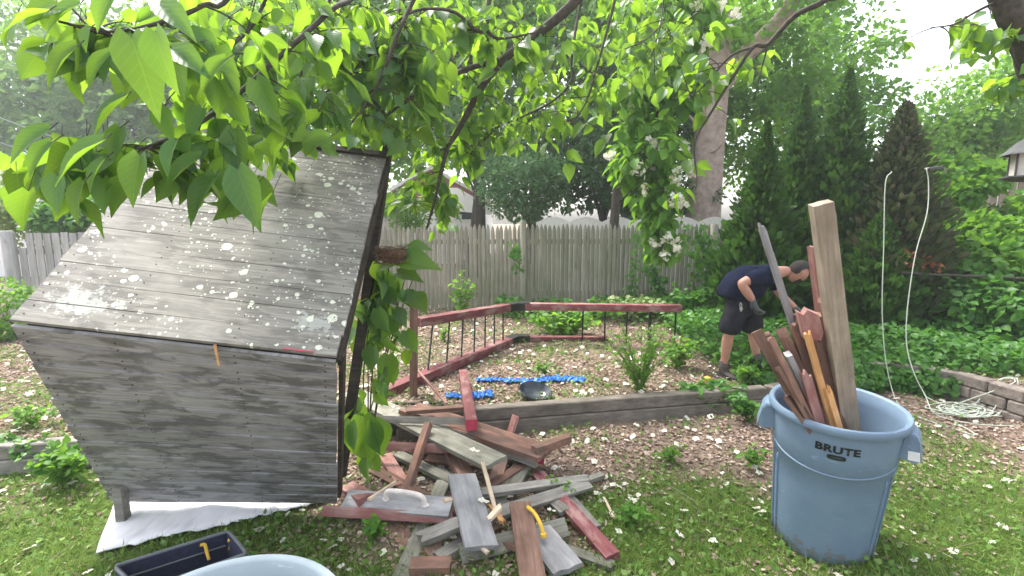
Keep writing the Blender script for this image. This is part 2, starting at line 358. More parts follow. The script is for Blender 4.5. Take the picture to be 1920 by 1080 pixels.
# ---------------------------------------------------------------- tipped playhouse roof
def roof_wood(name, dark, mid, light, lichen, blot):
    m, t, b = new_mat(name); uv = N_(t, 'TexCoord').outputs['UV']; g = N_(t, 'NewGeometry')
    cx = N_(t, 'CombineXYZ'); t.links.new(math_(t, 'MULTIPLY', g.outputs['Random Per Island'], 31.), cx.inputs[0])
    n1 = noise(t, mapping(t, uv, (2.0, 55, 1), cx.outputs[0]), 1.4, 7, .7, .4); n2 = noise(t, mapping(t, uv, (2.6, 8, 1)), 1.9, 7, .66, .5); n3 = noise(t, uv, 2.2, 4)
    c = ramp(t, n1.outputs[0], [(.25, dark), (.5, mid), (.75, light)]).outputs[0]
    hv = N_(t, 'HueSaturation'); t.links.new(math_(t, 'ADD', math_(t, 'MULTIPLY', g.outputs['Random Per Island'], .3), .86), hv.inputs['Value']); t.links.new(c, hv.inputs['Color']); c = hv.outputs[0]
    c = mixc(t, math_(t, 'MULTIPLY', ramp(t, n2.outputs[0], [(.47, (0, 0, 0)), (.56, (1, 1, 1))]).outputs[0], blot), c, (.080, .076, .070))
    c = mixc(t, math_(t, 'MULTIPLY', ramp(t, n3.outputs[0], [(.48, (0, 0, 0)), (.66, (1, 1, 1))]).outputs[0], .5), c, light)
    wu = N_(t, 'VectorMath', operation='ADD'); nd = noise(t, uv, 55, 2); sc = N_(t, 'VectorMath', operation='SCALE'); sc.inputs[3].default_value = .012
    t.links.new(nd.outputs['Color'], sc.inputs[0]); t.links.new(uv, wu.inputs[0]); t.links.new(sc.outputs[0], wu.inputs[1])
    sp_ = N_(t, 'SeparateXYZ'); t.links.new(uv, sp_.inputs[0])
    if lichen:
        tot = None
        for scl, r0, dens in ((13, .24, .35), (27, .23, .35), (52, .22, .4)):
            vo = N_(t, 'TexVoronoi'); vo.inputs['Scale'].default_value = scl; t.links.new(wu.outputs[0], vo.inputs['Vector'])
            sx = N_(t, 'SeparateColor'); t.links.new(vo.outputs['Color'], sx.inputs[0])
            nz = noise(t, uv, 3.1, 2); gate = math_(t, 'MULTIPLY', math_(t, 'GREATER_THAN', sx.outputs[1], dens), math_(t, 'GREATER_THAN', nz.outputs[0], .47))
            rad = math_(t, 'MULTIPLY', math_(t, 'MULTIPLY', sx.outputs[0], r0*1.5), gate); v = math_(t, 'LESS_THAN', vo.outputs['Distance'], rad)
            tot = v if tot is None else math_(t, 'MAXIMUM', tot, v)
        # crusty lichen patches near the lower corners of the face
        for (cu, cv, rad) in ((.22, .13, .24), (1.22, .16, .15)):
            dx = math_(t, 'SUBTRACT', sp_.outputs[0], cu); dy = math_(t, 'MULTIPLY', math_(t, 'SUBTRACT', sp_.outputs[1], cv), 1.7)
            dd = math_(t, 'SQRT', math_(t, 'ADD', math_(t, 'MULTIPLY', dx, dx), math_(t, 'MULTIPLY', dy, dy)))
            nz = noise(t, uv, 22, 6, .75); v = math_(t, 'GREATER_THAN', math_(t, 'SUBTRACT', nz.outputs[0], math_(t, 'MULTIPLY', dd, .30/rad)), .36)
            c = mixc(t, math_(t, 'MULTIPLY', v, .6), c, (.44, .46, .43))
        nl = noise(t, uv, 90, 3)
        c = mixc(t, math_(t, 'MULTIPLY', tot, .92), c, ramp(t, nl.outputs[0], [(.35, (.50, .53, .42)), (.6, (.68, .70, .60))]).outputs[0])
    t.links.new(c, b.inputs['Base Color']); b.inputs['Roughness'].default_value = .8; b.inputs['Specular IOR Level'].default_value = .3
    bump(t, b, n1.outputs[0], .45, .004); return m
def panel(A, B, C, Dd, nb, thick, mat, name, parent, lap=.004, seed=1, lapb=0.):
    """boards running A->B, stacked from AB towards DC"""
    rr = random.Random(seed); nrm = (B-A).cross(Dd-A).normalized(); W = (B-A).length; L = (Dd-A).length
    V = []; F = []; UV = []; cuts = [0]
    for i in range(nb): cuts.append(cuts[-1]+rr.uniform(.82, 1.18))
    cuts = [c/cuts[-1] for c in cuts]; NS = 16
    P = lambda u, v: (A.lerp(B, u)).lerp(Dd.lerp(C, u), v)
    for i in range(nb):
        gap = .0002/L; v0, v1 = cuts[i]+gap, cuts[i+1]-gap; b = len(V); lift = rr.uniform(-.0008, .0008); e0, e1 = rr.uniform(-.006, .004)/W, rr.uniform(-.004, .006)/W; ph = rr.uniform(0, 6)
        for s in range(NS+1):
            u = e0+(1+e1-e0)*s/NS; wv = .0022*math.sin(u*5+ph)/L*rr.uniform(.3, 1)
            for (v, h) in ((v0+wv, lift-lap*.0), (v0+wv+.0008/L, lift+thick-lapb), (v1+wv-.0008/L, lift+thick-lap), (v1+wv, lift-.0)):
                p = P(u, v)+nrm*h; V.append(p); UV.append((u*W, v*L))
        for s in range(NS):
            for j in range(4):
                a = b+s*4+j; c = b+s*4+(j+1) % 4; F.append((a, c, c+4, a+4))
        F.append((b+3, b+2, b+1, b)); F.append((b+NS*4, b+NS*4+1, b+NS*4+2, b+NS*4+3))
    me = bpy.data.meshes.new(name); me.from_pydata([tuple(v) for v in V], [], F); l = me.uv_layers.new(name='UVMap')
    idx = np.zeros(len(me.loops), int); me.loops.foreach_get('vertex_index', idx); l.data.foreach_set('uv', np.array(UV)[idx].astype(np.float32).ravel())
    me.materials.append(mat); return link(name, me, parent)
kA = 2.0
rA = Vector(ray(22, 603))*kA; rB = Vector(ray(632, 672))*kA*1.0218; rC = Vector(ray(724, 297))*kA*1.565; rD = rA+rC-rB
for v in (rA, rB, rC, rD): v.z += H
rE = D(632, 941, 2.60); rF = D(213, 938, 2.62)
rA2 = rA+(rF-rA).normalized()*.012; rB2 = rB+(rE-rB).normalized()*.006
roof = empty('playhouse_roof', (rE+rF)/2, 'weathered grey wooden gabled playhouse roof tipped on its side, spotted with white lichen', 'playhouse roof')
upM = roof_wood('lichen roof boards', (.14, .13, .112), (.225, .213, .19), (.37, .355, .325), True, .5)
loM = roof_wood('dark roof boards', (.15, .145, .147), (.27, .262, .265), (.42, .41, .415), False, .72)
panel(rA, rB, rC, rD, 13, .016, upM, 'upper_panel', roof, .0006, 3)
panel(rA2, rF, rE, rB2, 1, .004, loM, 'backing_sheet', roof) if False else None
def flip_panel():
    o = panel(rF, rE, rB2, rA2, 12, .016, loM, 'lower_panel', roof, 0., 5, .006)
    return o
flip_panel()
def beam(mb, p, q, w_, h_, upv=(0, 0, 1)):
    p = Vector(p); q = Vector(q); x = (q-p).normalized(); y = Vector(upv).cross(x); y = y.normalized() if y.length > 1e-4 else x.orthogonal().normalized(); z = x.cross(y)
    return mb.box((p+q)/2, ((q-p).length, w_, h_), Matrix((x, y, z)).transposed())
nU = (rB-rA).cross(rD-rA).normalized(); nL = (rE-rF).cross(rA-rF).normalized()
W_DARK = wood_mat('dark wood', (.035, .028, .022), (.085, .068, .055))  # dark brown wood tone for trims, struts, rafters and the ridge backing
m_ = MB(); beam(m_, rB-nU*.03+Vector((.006, 0, 0)), rC-nU*.03+Vector((.006, 0, 0)), .02, .045, nU); m_.build('end_trim', W_DARK, roof)
m_ = MB(); beam(m_, rB2-nL*.03+Vector((.012, .01, 0)), rE-nL*.03+Vector((.004, .01, .01)), .02, .04, nL); m_.build('end_trim', W_DARK, roof)
s0, s1 = D(731, 252, 3.28), D(639, 893, 2.66)
m_ = MB(); beam(m_, s0, s1, .045, .055, (1, 0, 0)); m_.build('end_strut', W_DARK, roof)
m_ = MB(); beam(m_, rD+Vector((.06, .05, -.05)), rF+Vector((.06, .1, .1)), .045, .055, (1, 0, 0)); m_.build('end_strut', W_DARK, roof)
for q in (.3, .68):
    m_ = MB(); beam(m_, rA.lerp(rB, q)-nU*.05, rD.lerp(rC, q)-nU*.05, .04, .07, nU); m_.build('rafter', W_DARK, roof)
    m_ = MB(); beam(m_, rA2.lerp(rB2, q)-nL*.05, rF.lerp(rE, q)-nL*.05+Vector((0, 0, .02)), .04, .07, nL); m_.build('rafter', W_DARK, roof)
m_ = MB(); nI = (-nU-nL).normalized()*.065; beam(m_, rA+nI+Vector((.03, 0, 0)), rB+nI+Vector((-.02, 0, 0)), .05, .05, nI); m_.build('ridge_gap_blocker', W_DARK, roof)  # added behind the ridge seam to block light and keep the gap dark
def nails(q, nrm, nb, name):
    mb = MB(); a, b_, c, d = q; hh = random.Random(8)
    for i in range(nb):
        for u in (.03, .31, .68, .965):
            for dv in (.3, .7):
                v = (i+dv)/nb; p = a.lerp(b_, u+hh.uniform(-.006, .006)).lerp(d.lerp(c, u), v)+nrm*.0165; mb.tube([p-nrm*.004, p+nrm*.0012], .0032, seg=6)
    return mb.build(name, plain('rusty nail', (.05, .03, .022), .8), roof)
nails((rA, rB, rC, rD), nU, 13, 'nail_heads'); nails((rF, rE, rB2, rA2), (rE-rF).cross(rA2-rF).normalized(), 12, 'nail_heads')
m_ = MB(); beam(m_, rD+nU*.002, rC+Vector((.02, 0, 0))+nU*.002, .05, .06, nU); m_.build('top_trim', W_DARK, roof)
pf = G(233, 982); m_ = MB(); m_.box((pf.x, pf.y, .11), (.05, .05, .2)); m_.build('foot_block', W_GREY, roof)
m_ = MB(); sv = rA.lerp(rB, .62)+Vector((0, -.01, 0)); m_.prism([sv, sv+Vector((.012, 0, .004)), sv+Vector((.028, -.012, -.085)), sv+Vector((.020, -.012, -.088))], (0, -.004, .002)); m_.build('splinter', W_ORANGE, roof)
m_ = MB(); q0, q1 = rA.lerp(rB, .83)+nU*.018+Vector((0, .006, .004)), rA.lerp(rB, .93)+nU*.018+Vector((0, .006, .004)); beam(m_, q0, q1, .006, .003, nU); m_.build('paint_streak', M_RED, roof)

# white sheet under it
def sheet(name, quad, n1, n2, mat, wav, rag=0., thick=0.):
    V = []; F = []; rr = random.Random(5)
    a, b, c, d = quad
    for i in range(n1+1):
        for j in range(n2+1):
            u, v = i/n1, j/n2; p = a.lerp(b, u).lerp(d.lerp(c, u), v)
            if j == 0: p = p+(d-a).normalized()*rr.uniform(-rag, rag)
            p.z = gz(p.x, p.y)+.028+wav*(math.sin(u*60+3*v)*.5+math.sin(u*23+v*11)+math.sin(v*17+u*7))*(1-v*.5); V.append(tuple(p))
    for i in range(n1):
        for j in range(n2): q = i*(n2+1)+j; F.append((q, q+n2+1, q+n2+2, q+1))
    me = bpy.data.meshes.new(name); me.from_pydata(V, [], F); me.materials.append(mat); smooth(me)
    o = link(name, me); md = o.modifiers.new('thickness', 'SOLIDIFY'); md.thickness = .006; md.offset = -1; return o
wm, t, b = new_mat('white plastic sheet'); co = N_(t, 'TexCoord').outputs['Object']; n = noise(t, mapping(t, co, (14, 3, 3)), 1.5, 5, .6)
t.links.new(ramp(t, n.outputs[0], [(.3, (.70, .68, .71)), (.5, (.86, .85, .86))]).outputs[0], b.inputs['Base Color']); b.inputs['Roughness'].default_value = .4; bump(t, b, n.outputs[0], .4, .01)
o = sheet('white_sheet', (G(181, 1047), G(612, 948), G(640, 870), G(228, 905)), 40, 10, wm, .003, .012); tag(o, 'white plastic sheet lying on the grass under the tipped roof', 'plastic sheet')

# ---------------------------------------------------------------- landscape timbers and block wall
def timber(p, q, w_, h_, z, mat, parent, name='timber'):
    mb = MB(); beam(mb, Vector((p.x, p.y, z+h_/2)), Vector((q.x, q.y, z+h_/2)), w_, h_); return mb.build(name, mat, parent, bevel=.008)
def bedline(x, off=0.): return Vector((x, float(front(x))+off, 0))
te = empty('timber_edging', bedline(.5), 'two stacked grey landscape timbers edging the raised bed behind the lumber pile', 'garden edging')
for (a, b_, z, off, h_) in ((-.9, 2.33, -.03, -.012, .12), (-.9, 2.28, .094, .004, .105)):
    timber(bedline(a, off), bedline(b_, off), .095, h_, z+.003, W_TIMB, te)
for q_ in range(3): timber(bedline(2.36+q_*.42, -.01), bedline(2.77+q_*.42, -.01), .095, .1, .0, W_TIMB, te); timber(bedline(2.32+q_*.42, .0), bedline(2.73+q_*.42, .0), .095, .095, .104, W_TIMB, te)
te2 = empty('timber_edging', bedline(-3.5), 'pale landscape timbers beside the bright weeds, left of the tipped roof', 'garden edging')
for (a, b_, z, off) in ((-5.4, -2.6, -.02, -.01), (-5.0, -2.2, .082, .005)): timber(bedline(a, off), bedline(b_, off), .095, .1, z+.006, W_GREY, te2)
BLK = plain('concrete block', (.20, .165, .145), .95, var=.35, scale=22, bmp=.8)
wl = empty('block_wall', (3.9, 4.1, 0), 'low curved retaining wall of grey-brown concrete blocks beside the rope coil', 'retaining wall')
pts = [Vector((xx, float(front(xx)), 0)) for xx in np.linspace(3.55, 4.2, 16)]+[Vector((float(np.interp(yy, [2.0, 3.3, 3.85, 4.4], [4.8, 4.42, 4.32, 4.2])), yy, 0)) for yy in np.linspace(4.38, 2.0, 40)]
for course in range(3):
    dist = -.1*course; acc = 0; mb = MB(); seg = .27; start = pts[0]; run = .13*(course % 2)
    L = [0]
    for i in range(1, len(pts)): L.append(L[-1]+(pts[i]-pts[i-1]).length)
    s = -run
    def at(s):
        s = min(max(s, 0), L[-1]); i = max(1, int(np.searchsorted(L, s))); i = min(i, len(pts)-1); return pts[i-1].lerp(pts[i], (s-L[i-1])/(L[i]-L[i-1]+1e-9))
    while s < L[-1]-.1:
        p, q = at(s+.004), at(s+seg-.004); j = random.uniform(-.006, .006)
        if (q-p).length > .05:
            hh = .105; z0 = -.04+course*.108; beam(mb, Vector((p.x, p.y+j+course*.012, z0+hh/2)), Vector((q.x, q.y+j+course*.012, z0+hh/2)), .14, hh)
        s += seg
    mb.build('block_course', BLK, wl, bevel=.012)

# ---------------------------------------------------------------- rubbish bins
def bin_mat(name, c, c2):
    m, t, b = new_mat(name); co = N_(t, 'TexCoord').outputs['Object']; n = noise(t, co, 7, 5, .6); n2 = noise(t, mapping(t, co, (30, 30, 4)), 2, 5, .7)
    cc = ramp(t, n.outputs[0], [(.3, c), (.7, c2)]).outputs[0]; cc = mixc(t, math_(t, 'MULTIPLY', ramp(t, n2.outputs[0], [(.62, (0, 0, 0)), (.72, (1, 1, 1))]).outputs[0], .22), cc, tuple(min(1, v*1.6) for v in c2))
    sc_ = noise(t, mapping(t, co, (9, 9, 60)), 1.3, 3, .5, 1.5); cc = mixc(t, math_(t, 'MULTIPLY', ramp(t, sc_.outputs[0], [(.66, (0, 0, 0)), (.70, (1, 1, 1))]).outputs[0], .35), cc, tuple(min(1, v*1.9) for v in c2))
    sz_ = N_(t, 'SeparateXYZ'); t.links.new(co, sz_.inputs[0]); md_ = noise(t, co, 22, 6, .7); mf = math_(t, 'GREATER_THAN', math_(t, 'SUBTRACT', md_.outputs[0], math_(t, 'MULTIPLY', sz_.outputs[2], 1.3)), .44); cc = mixc(t, math_(t, 'MULTIPLY', mf, .55), cc, (.16, .13, .09))
    t.links.new(cc, b.inputs['Base Color']); b.inputs['Roughness'].default_value = .48; b.inputs['Specular IOR Level'].default_value = .4; bump(t, b, noise(t, co, 180, 2).outputs[0], .08, .001); return m
def make_bin(base, top, label, mat, writing=True, name='trash_can', R0=.232, R1=.282):
    base = Vector(base); top = Vector(top); hgt = (top-base).length; zax = (top-base).normalized()
    fw = (Vector((0, 0, 0))-Vector((base.x, base.y, 0))).normalized(); fw = (fw-zax*fw.dot(zax)).normalized(); rt = zax.cross(fw)     # fw faces the camera
    M = Matrix((rt, fw*-1, zax)).transposed() if False else Matrix((fw, zax.cross(fw), zax)).transposed()   # local x = towards camera
    r = empty(name, base, label, 'trash can')
    rad = lambda z: R0+(R1-R0)*(z/hgt)
    prof = [(0.001, .012), (R0-.03, .012), (R0-.012, 0), (R0, .012)]+[(rad(hgt*f)+(.006 if f > .66 else 0), hgt*f) for f in (.1, .3, .5, .655, .665, .8, .9, .93)]
    prof += [(R1+.006, hgt*.945), (R1+.020, hgt*.95), (R1+.024, hgt*.965), (R1+.024, hgt*.985), (R1+.018, hgt*.998), (R1+.006, hgt), (R1-.004, hgt*.99)]
    prof += [(rad(hgt*f)-.006, hgt*f) for f in (.9, .6, .3)]+[(R0-.008, .02), (.001, .018)]
    MB().lathe(prof, base, 64, M).build('body', mat, r, sm=True, ang=50)
    cyl = lambda a, z, o: base+M@Vector((math.cos(a)*(rad(z)+o), math.sin(a)*(rad(z)+o), z))
    # embossed curved band edge and side ribs
    mb = MB(); mb.tube([cyl(a, hgt*(.665+.055*(abs(a)/1.15)**2), .005) for a in np.linspace(-1.2, 1.2, 40)], .0055, seg=6)
    for a in (-1.2, 1.2, -1.02, 1.02): mb.tube([cyl(a, hgt*f, .002) for f in np.linspace(.04, .71 if abs(a) > 1.1 else .64, 12)], .006, seg=6)
    mb.build('raised_moulding', mat, r, sm=True)
    for sgn in (-1, 1):
        a = sgn*PI/2-.12*sgn; out = M@Vector((math.cos(a), math.sin(a), 0)); tn = M@Vector((-math.sin(a), math.cos(a), 0)); c = cyl(a, hgt*.95, .0)
        mb = MB(); hw = .068
        # lofted flap: narrow web at the body, hooded outer lip
        poly = [(0.0, .0), (.034, -.004), (.048, -.025), (.066, -.125), (.048, -.140), (.02, -.13), (-.012, -.125)]
        for s2 in (-1, 1): mb.prism([c+out*u_+zax*v_+tn*(hw*s2*(1-.12*(u_ > .05))) for u_, v_ in poly], tn*(-.007*s2))
        mb.prism([c+out*.0+tn*hw, c+out*.036+tn*hw*.9-zax*.006, c+out*.036-tn*hw*.9-zax*.006, c-tn*hw], zax*.007)
        mb.prism([c+out*.047+tn*hw*.9-zax*.026, c+out*.066+tn*hw*.9-zax*.126, c+out*.066-tn*hw*.9-zax*.126, c+out*.047-tn*hw*.9-zax*.026], out*.006)
        mb.prism([c+out*.034+tn*hw*.9-zax*.004, c+out*.049+tn*hw*.9-zax*.027, c+out*.049-tn*hw*.9-zax*.027, c+out*.034-tn*hw*.9-zax*.004], out*.005)
        h_ = mb.build('handle', mat, r, bevel=.0015)
        if writing and sgn == WR_SIDE:
            q = c+out*.094-zax*.135+tn*(-hw*.0); 
            face = tn*(hw*FACE_SIGN); c2 = c+out*.036-zax*.098+face*.98
            mb = MB(); mb.prism([c2+out*.024+zax*.022, c2+out*.030-zax*.022, c2-out*.014-zax*.026, c2-out*.018+zax*.018], face.normalized()*.0035); mb.build('sticker', M_WHITE, h_)
    if writing:
        def wrap(me, z0, sc, off):
            for v in me.vertices:
                zz = z0+v.co.y*sc; a = v.co.x*sc/rad(zz)*1.0+.07; p = cyl(a, zz, off+v.co.z); v.co = p
        cu = bpy.data.curves.new('lettering', 'FONT'); cu.body = 'BRUTE'; cu.align_x = 'CENTER'; cu.size = 1; cu.extrude = .0; cu.offset = .045; cu.space_character = 1.08; cu.resolution_u = 3
        tmp = bpy.data.objects.new('tmp', cu); COL.objects.link(tmp); bpy.context.view_layer.update(); dg = bpy.context.evaluated_depsgraph_get()
        me = bpy.data.meshes.new_from_object(tmp.evaluated_get(dg)); bpy.data.objects.remove(tmp)
        for v in me.vertices: v.co.x *= 1.12
        wrap(me, hgt*.83, .050, .0085); me.materials.clear(); link('lettering', me, r, M_BLACK)
        V = []; F = []          # lozenge emblem: rounded bar with a dark ellipse in it
        def shape(n, w_, h_, pw, off, nm, mt):
            V = [(0, 0, 0)]+[(math.copysign(abs(math.cos(a))**pw, math.cos(a))*w_, math.copysign(abs(math.sin(a))**pw, math.sin(a))*h_, 0) for a in np.linspace(0, 2*PI, n, endpoint=False)]
            me = bpy.data.meshes.new(nm); me.from_pydata(V, [], [(0, i, i % n+1) for i in range(1, n+1)]); wrap(me, hgt*.80, .85, off); link(nm, me, r, mt)
        shape(40, .047, .0165, .35, .0082, 'emblem_plate', mat); shape(40, .043, .0145, .5, .0092, 'emblem', M_BLACK)
        shape(32, .028, .0035, 1., .0102, 'emblem_oval', plain('dim emblem', (.05, .07, .1), .5))
    return r, base, top, M, zax
WR_SIDE, FACE_SIGN = 1, -1
BLUE = bin_mat('blue grey plastic', (.135, .20, .285), (.16, .23, .32))
bb = G(1537, 1006); bt = Z(1570, 757, .77)
bin_r, bb, bt, bM, bz = make_bin(bb, bt, 'blue-grey plastic trash can full of broken boards standing on the grass', BLUE)
GREYB = bin_mat('pale grey plastic', (.28, .34, .37), (.33, .39, .42))
make_bin((-.66, .93, 0.0), (-.675, .925, .77), 'empty pale grey trash can, its open rim cut by the bottom edge of the photo', GREYB, False)

# ---------------------------------------------------------------- tool bag
NAVY = plain('navy fabric', (.022, .026, .055), .95, var=.3, scale=60); PIPE = plain('grey piping', (.12, .13, .14), .6); YEL = plain('yellow plastic', (.62, .38, .03), .55)
tb = [Z(214, 1062, .27), Z(428, 996, .27), Z(463, 1038, .27), Z(262, 1108, .27)]; cen = sum(tb, Vector())/4
bag = empty('tool_bag', (cen.x, cen.y, 0), 'open dark navy tool bag between the white sheet and the pale trash can', 'tool bag')
mb = MB()
ring_o = tb; ring_i = [p.lerp(cen, .055) for p in tb]; bot_o = [Vector((p.x, p.y, .03)).lerp(Vector((cen.x, cen.y, .03)), .05) for p in tb]; bot_i = [p.lerp(Vector((cen.x, cen.y, p.z)), .06)+Vector((0, 0, .01)) for p in bot_o]
rows = [bot_o, [a.lerp(b_, .5)+(a-cen).normalized()*.008 for a, b_ in zip(bot_o, ring_o)], ring_o, ring_i, bot_i]
for r_ in rows: mb.v += r_
for i in range(4):
    for k in range(4): mb.f.append((i*4+k, i*4+(k+1) % 4, i*4+4+(k+1) % 4, i*4+4+k))
mb.f += [(0, 1, 2, 3), (16, 17, 18, 19)]; mb.build('bag_body', NAVY, bag)
rim = []
for i in range(4):
    p, q, r2 = tb[i-1], tb[i], tb[(i+1) % 4]; rim += [q.lerp(p, .12), q.lerp(p, .03).lerp(r2, .02), q.lerp(r2, .1)]
mb = MB(); mb.tube(catmull(rim+[rim[0]], 5), .008, seg=8); mb.build('rim_piping', PIPE, bag, sm=True)
for (px, py, px2, py2) in ((384, 1022, 392, 1050), (436, 1013, 430, 1030)):
    p, q = Z(px, py, .25), Z(px2, py2, .20); mb = MB(); mb.tube(catmull([p+Vector((-.02, 0, .0)), p, p.lerp(q, .5), q], 5), .008, .0065, seg=8, flat=.6); mb.build('strap_loop', YEL, bag, sm=True)
mb = MB(); pm = [tb[0].lerp(cen, .1)+Vector((0, 0, -.06)), tb[1].lerp(cen, .1)+Vector((0, 0, -.06))]; mb.tube([pm[0], pm[1]], .004, seg=6); mb.build('inner_seam', PIPE, bag)
# ---------------------------------------------------------------- boards
def board_mesh(L, w_, th, jag=0.004, jag1=None, slats=1, seed=0, bow=0., notch=0.):
    """board along local X, centred; broken ends when jag is large"""
    rr = random.Random(seed); jag1 = jag if jag1 is None else jag1; V = []; F = []; NX = max(4, int(L/.06)); NW = 4 if slats == 1 else slats*2
    ys = [-.5+i/NW for i in range(NW+1)]; e0 = [rr.uniform(-jag, jag) for _ in ys]; e1 = [rr.uniform(-jag1, jag1) for _ in ys]
    for i in range(NX+1):
        u = i/NX; cr = rr.uniform(-.0008, .0008)
        for j, y in enumerate(ys):
            x = -L/2+L*u+(e0[j] if i == 0 else e1[j] if i == NX else 0)
            dz = (-.004 if (slats > 1 and j % 2 == 0 and 0 < j < NW) else 0)*3.5; ch = .0012*(j in (0, NW)); yy = y*w_+cr
            bz_ = bow*math.sin(u*PI); V.append((x, yy, th/2+dz-ch+bz_)); V.append((x, yy, -th/2+ch+bz_))
    n = (NW+1)*2
    for i in range(NX):
        for j in range(NW):
            a = i*n+j*2; F.append((a, a+n, a+n+2, a+2)); F.append((a+1, a+3, a+n+3, a+n+1))
        a = i*n; F.append((a, a+1, a+n+1, a+n)); a = i*n+NW*2; F.append((a, a+n, a+n+1, a+1))
    for j in range(NW):
        a = j*2; F.append((a, a+2, a+3, a+1)); a = NX*n+j*2; F.append((a, a+1, a+3, a+2))
    me = bpy.data.meshes.new('board'); me.from_pydata(V, [], F); return me
seedc = [0]
def board(p, q, w_, th, mat, label, roll=0., cat='board', name='board', group=None, jag=.004, jag1=None, slats=1, bow=0., parent=None, endmat=None):
    p = Vector(p); q = Vector(q); seedc[0] += 1
    me = board_mesh((q-p).length, w_, th, jag, jag1, slats, seedc[0], bow); me.name = name; me.materials.append(mat)
    x = (q-p).normalized(); z = Vector((0, 0, 1)); 
    if abs(x.z) > .93: z = Vector((0, -1, .15))
    y = z.cross(x).normalized(); z = x.cross(y); M = Matrix((x, y, z)).transposed().to_4x4() @ Matrix.Rotation(math.radians(roll), 4, 'X')
    if endmat:
        me.materials.append(endmat)
        for f in me.polygons:
            if abs(f.normal.x) > .8 and f.center.x < 0: f.material_index = 1
    o = bpy.data.objects.new(name, me); COL.objects.link(o); M.translation = (p+q)/2
    if parent is not None:
        off = Vector(); b_ = parent
        while b_ is not None: off += b_.location; b_ = b_.parent
        o.parent = parent; M.translation = (p+q)/2-off; o.matrix_local = M
    else:
        o.matrix_world = M; tag(o, label, cat, group)
    return o
PG = 'broken boards in the lumber pile'
def pb(x0, y0, z0, x1, y1, z1, w_, th, mat, label, roll=0., **k):
    return board(Z(x0, y0, z0), Z(x1, y1, z1), w_, th, mat, label, roll, group=PG, **k)
# underneath first
pb(748, 1092, .02, 832, 902, .05, .085, .02, W_OLIVE, 'long mossy board slanting under the board with the white handle')
pb(745, 852, .05, 858, 908, .05, .075, .03, W_OLIVE, 'mossy grey board just below the pink horizontal board')
pb(722, 856, .03, 757, 912, .03, .085, .04, W_PINK, 'short purplish board left of the orange redwood stick')
pb(846, 845, .07, 876, 900, .08, .10, .06, W_BROWN, 'dark reddish chunk between the wide planks')
pb(946, 845, .12, 926, 912, .03, .085, .03, W_RED, 'reddish-brown board with a broken lower end under the grooved boards', jag=.002, jag1=.03)
pb(985, 862, .06, 950, 925, .03, .12, .03, W_OLIVE, 'green-tinged board beside the reddish-brown broken board')
pb(1010, 892, .03, 1150, 1048, .03, .08, .05, W_MAROON, 'long maroon rail running down to the right edge of the pile', roll=8)
pb(1052, 915, .02, 1120, 990, .02, .055, .02, W_GREY, 'grey lath tucked behind the long maroon rail')
pb(1060, 915, .015, 1130, 890, .015, .05, .025, W_OLIVE, 'mossy board end flat on the soil above the two long grey rails')
pb(690, 950, .03, 792, 1040, .02, .10, .02, W_RED, 'flat red-brown board showing below the pink channel board')
pb(800, 1012, .03, 836, 1062, .02, .09, .02, W_RED, 'short redwood board slipping under the redwood block')
pb(770, 1064, .04, 845, 1062, .04, .085, .055, W_RED, 'redwood block at the near end of the pile', cat='wood block', name='wood_block')
pb(820, 1050, .03, 905, 1000, .03, .07, .05, W_GREY, 'grey board half hidden below the wide silvery plank')
pb(1060, 1030, .02, 1150, 1062, .02, .06, .025, W_OLIVE, 'mossy board end lying in the grass at the near right corner of the pile')
pb(700, 835, .16, 842, 842, .16, .06, .035, W_PINK, 'pink horizontal board behind the orange redwood stick', roll=60)
pb(760, 918, .1, 905, 985, .02, .06, .03, W_BROWN, 'dark board showing between the wide silvery plank and the split sticks')
pb(868, 945, .02, 930, 1000, .02, .07, .04, W_BROWN, 'brown offcut deep in the middle of the pile')
pb(890, 930, .05, 985, 870, .06, .07, .03, W_BROWN, 'brown board slanting beneath the split sticks')
pb(820, 880, .03, 905, 960, .02, .07, .04, W_GREY, 'grey board buried in the centre of the pile')
# middle
pb(606, 958, .07, 850, 972, .09, .055, .045, W_PINK, 'long pink channel board below the board with the white handle', roll=55, jag=.003)
hb = pb(648, 936, .10, 846, 952, .14, .115, .022, W_BLUE, 'purplish grey board carrying a white grab handle', roll=24)
pb(902, 925, .10, 1102, 898, .06, .055, .035, W_GREY, 'straight grey rail pointing right, upper of two', roll=15, jag1=.02)
pb(893, 975, .08, 1105, 908, .045, .07, .03, W_GREY, 'grey rail crossing below the straight grey rail', roll=20)
pb(862, 1040, .03, 1062, 988, .05, .095, .03, W_OLIVE, 'mossy board lying across under the brown upright-looking board', roll=42)
pb(1005, 995, .07, 1065, 1070, .06, .165, .028, W_BLUE, 'pale silvery plank with white flecks at the near right of the pile', jag1=.006)
pb(975, 945, .13, 1003, 1110, .10, .118, .03, W_BROWN, 'long brown board with dark knots pointing at the camera', jag=.003)
pb(788, 1012, .07, 862, 982, .12, .065, .05, W_GREY, 'short broken grey board with a pale torn end', jag=.02, roll=20)
pb(866, 892, .20, 903, 1028, .10, .165, .028, W_BLUE, 'wide silvery-blue plank standing out on top of the pile', roll=-8)
pb(905, 868, .24, 932, 968, .12, .022, .018, W_PALE, 'long pale split stick leaning over the pile', cat='split stick', name='split_stick', jag=.02)
pb(917, 974, .13, 938, 950, .15, .03, .022, W_PALE, 'short pale split stub at the foot of the long pale stick', cat='split stick', name='split_stick', jag=.012)
pb(922, 950, .13, 943, 980, .12, .028, .02, W_ORANGE, 'orange splintered end beside the short pale stub', cat='split stick', name='split_stick', jag=.02)
pb(900, 1024, .10, 914, 1036, .08, .02, .014, W_PALE, 'tiny torn splinter below the wide silvery-blue plank', cat='splinter', name='splinter', jag=.01)
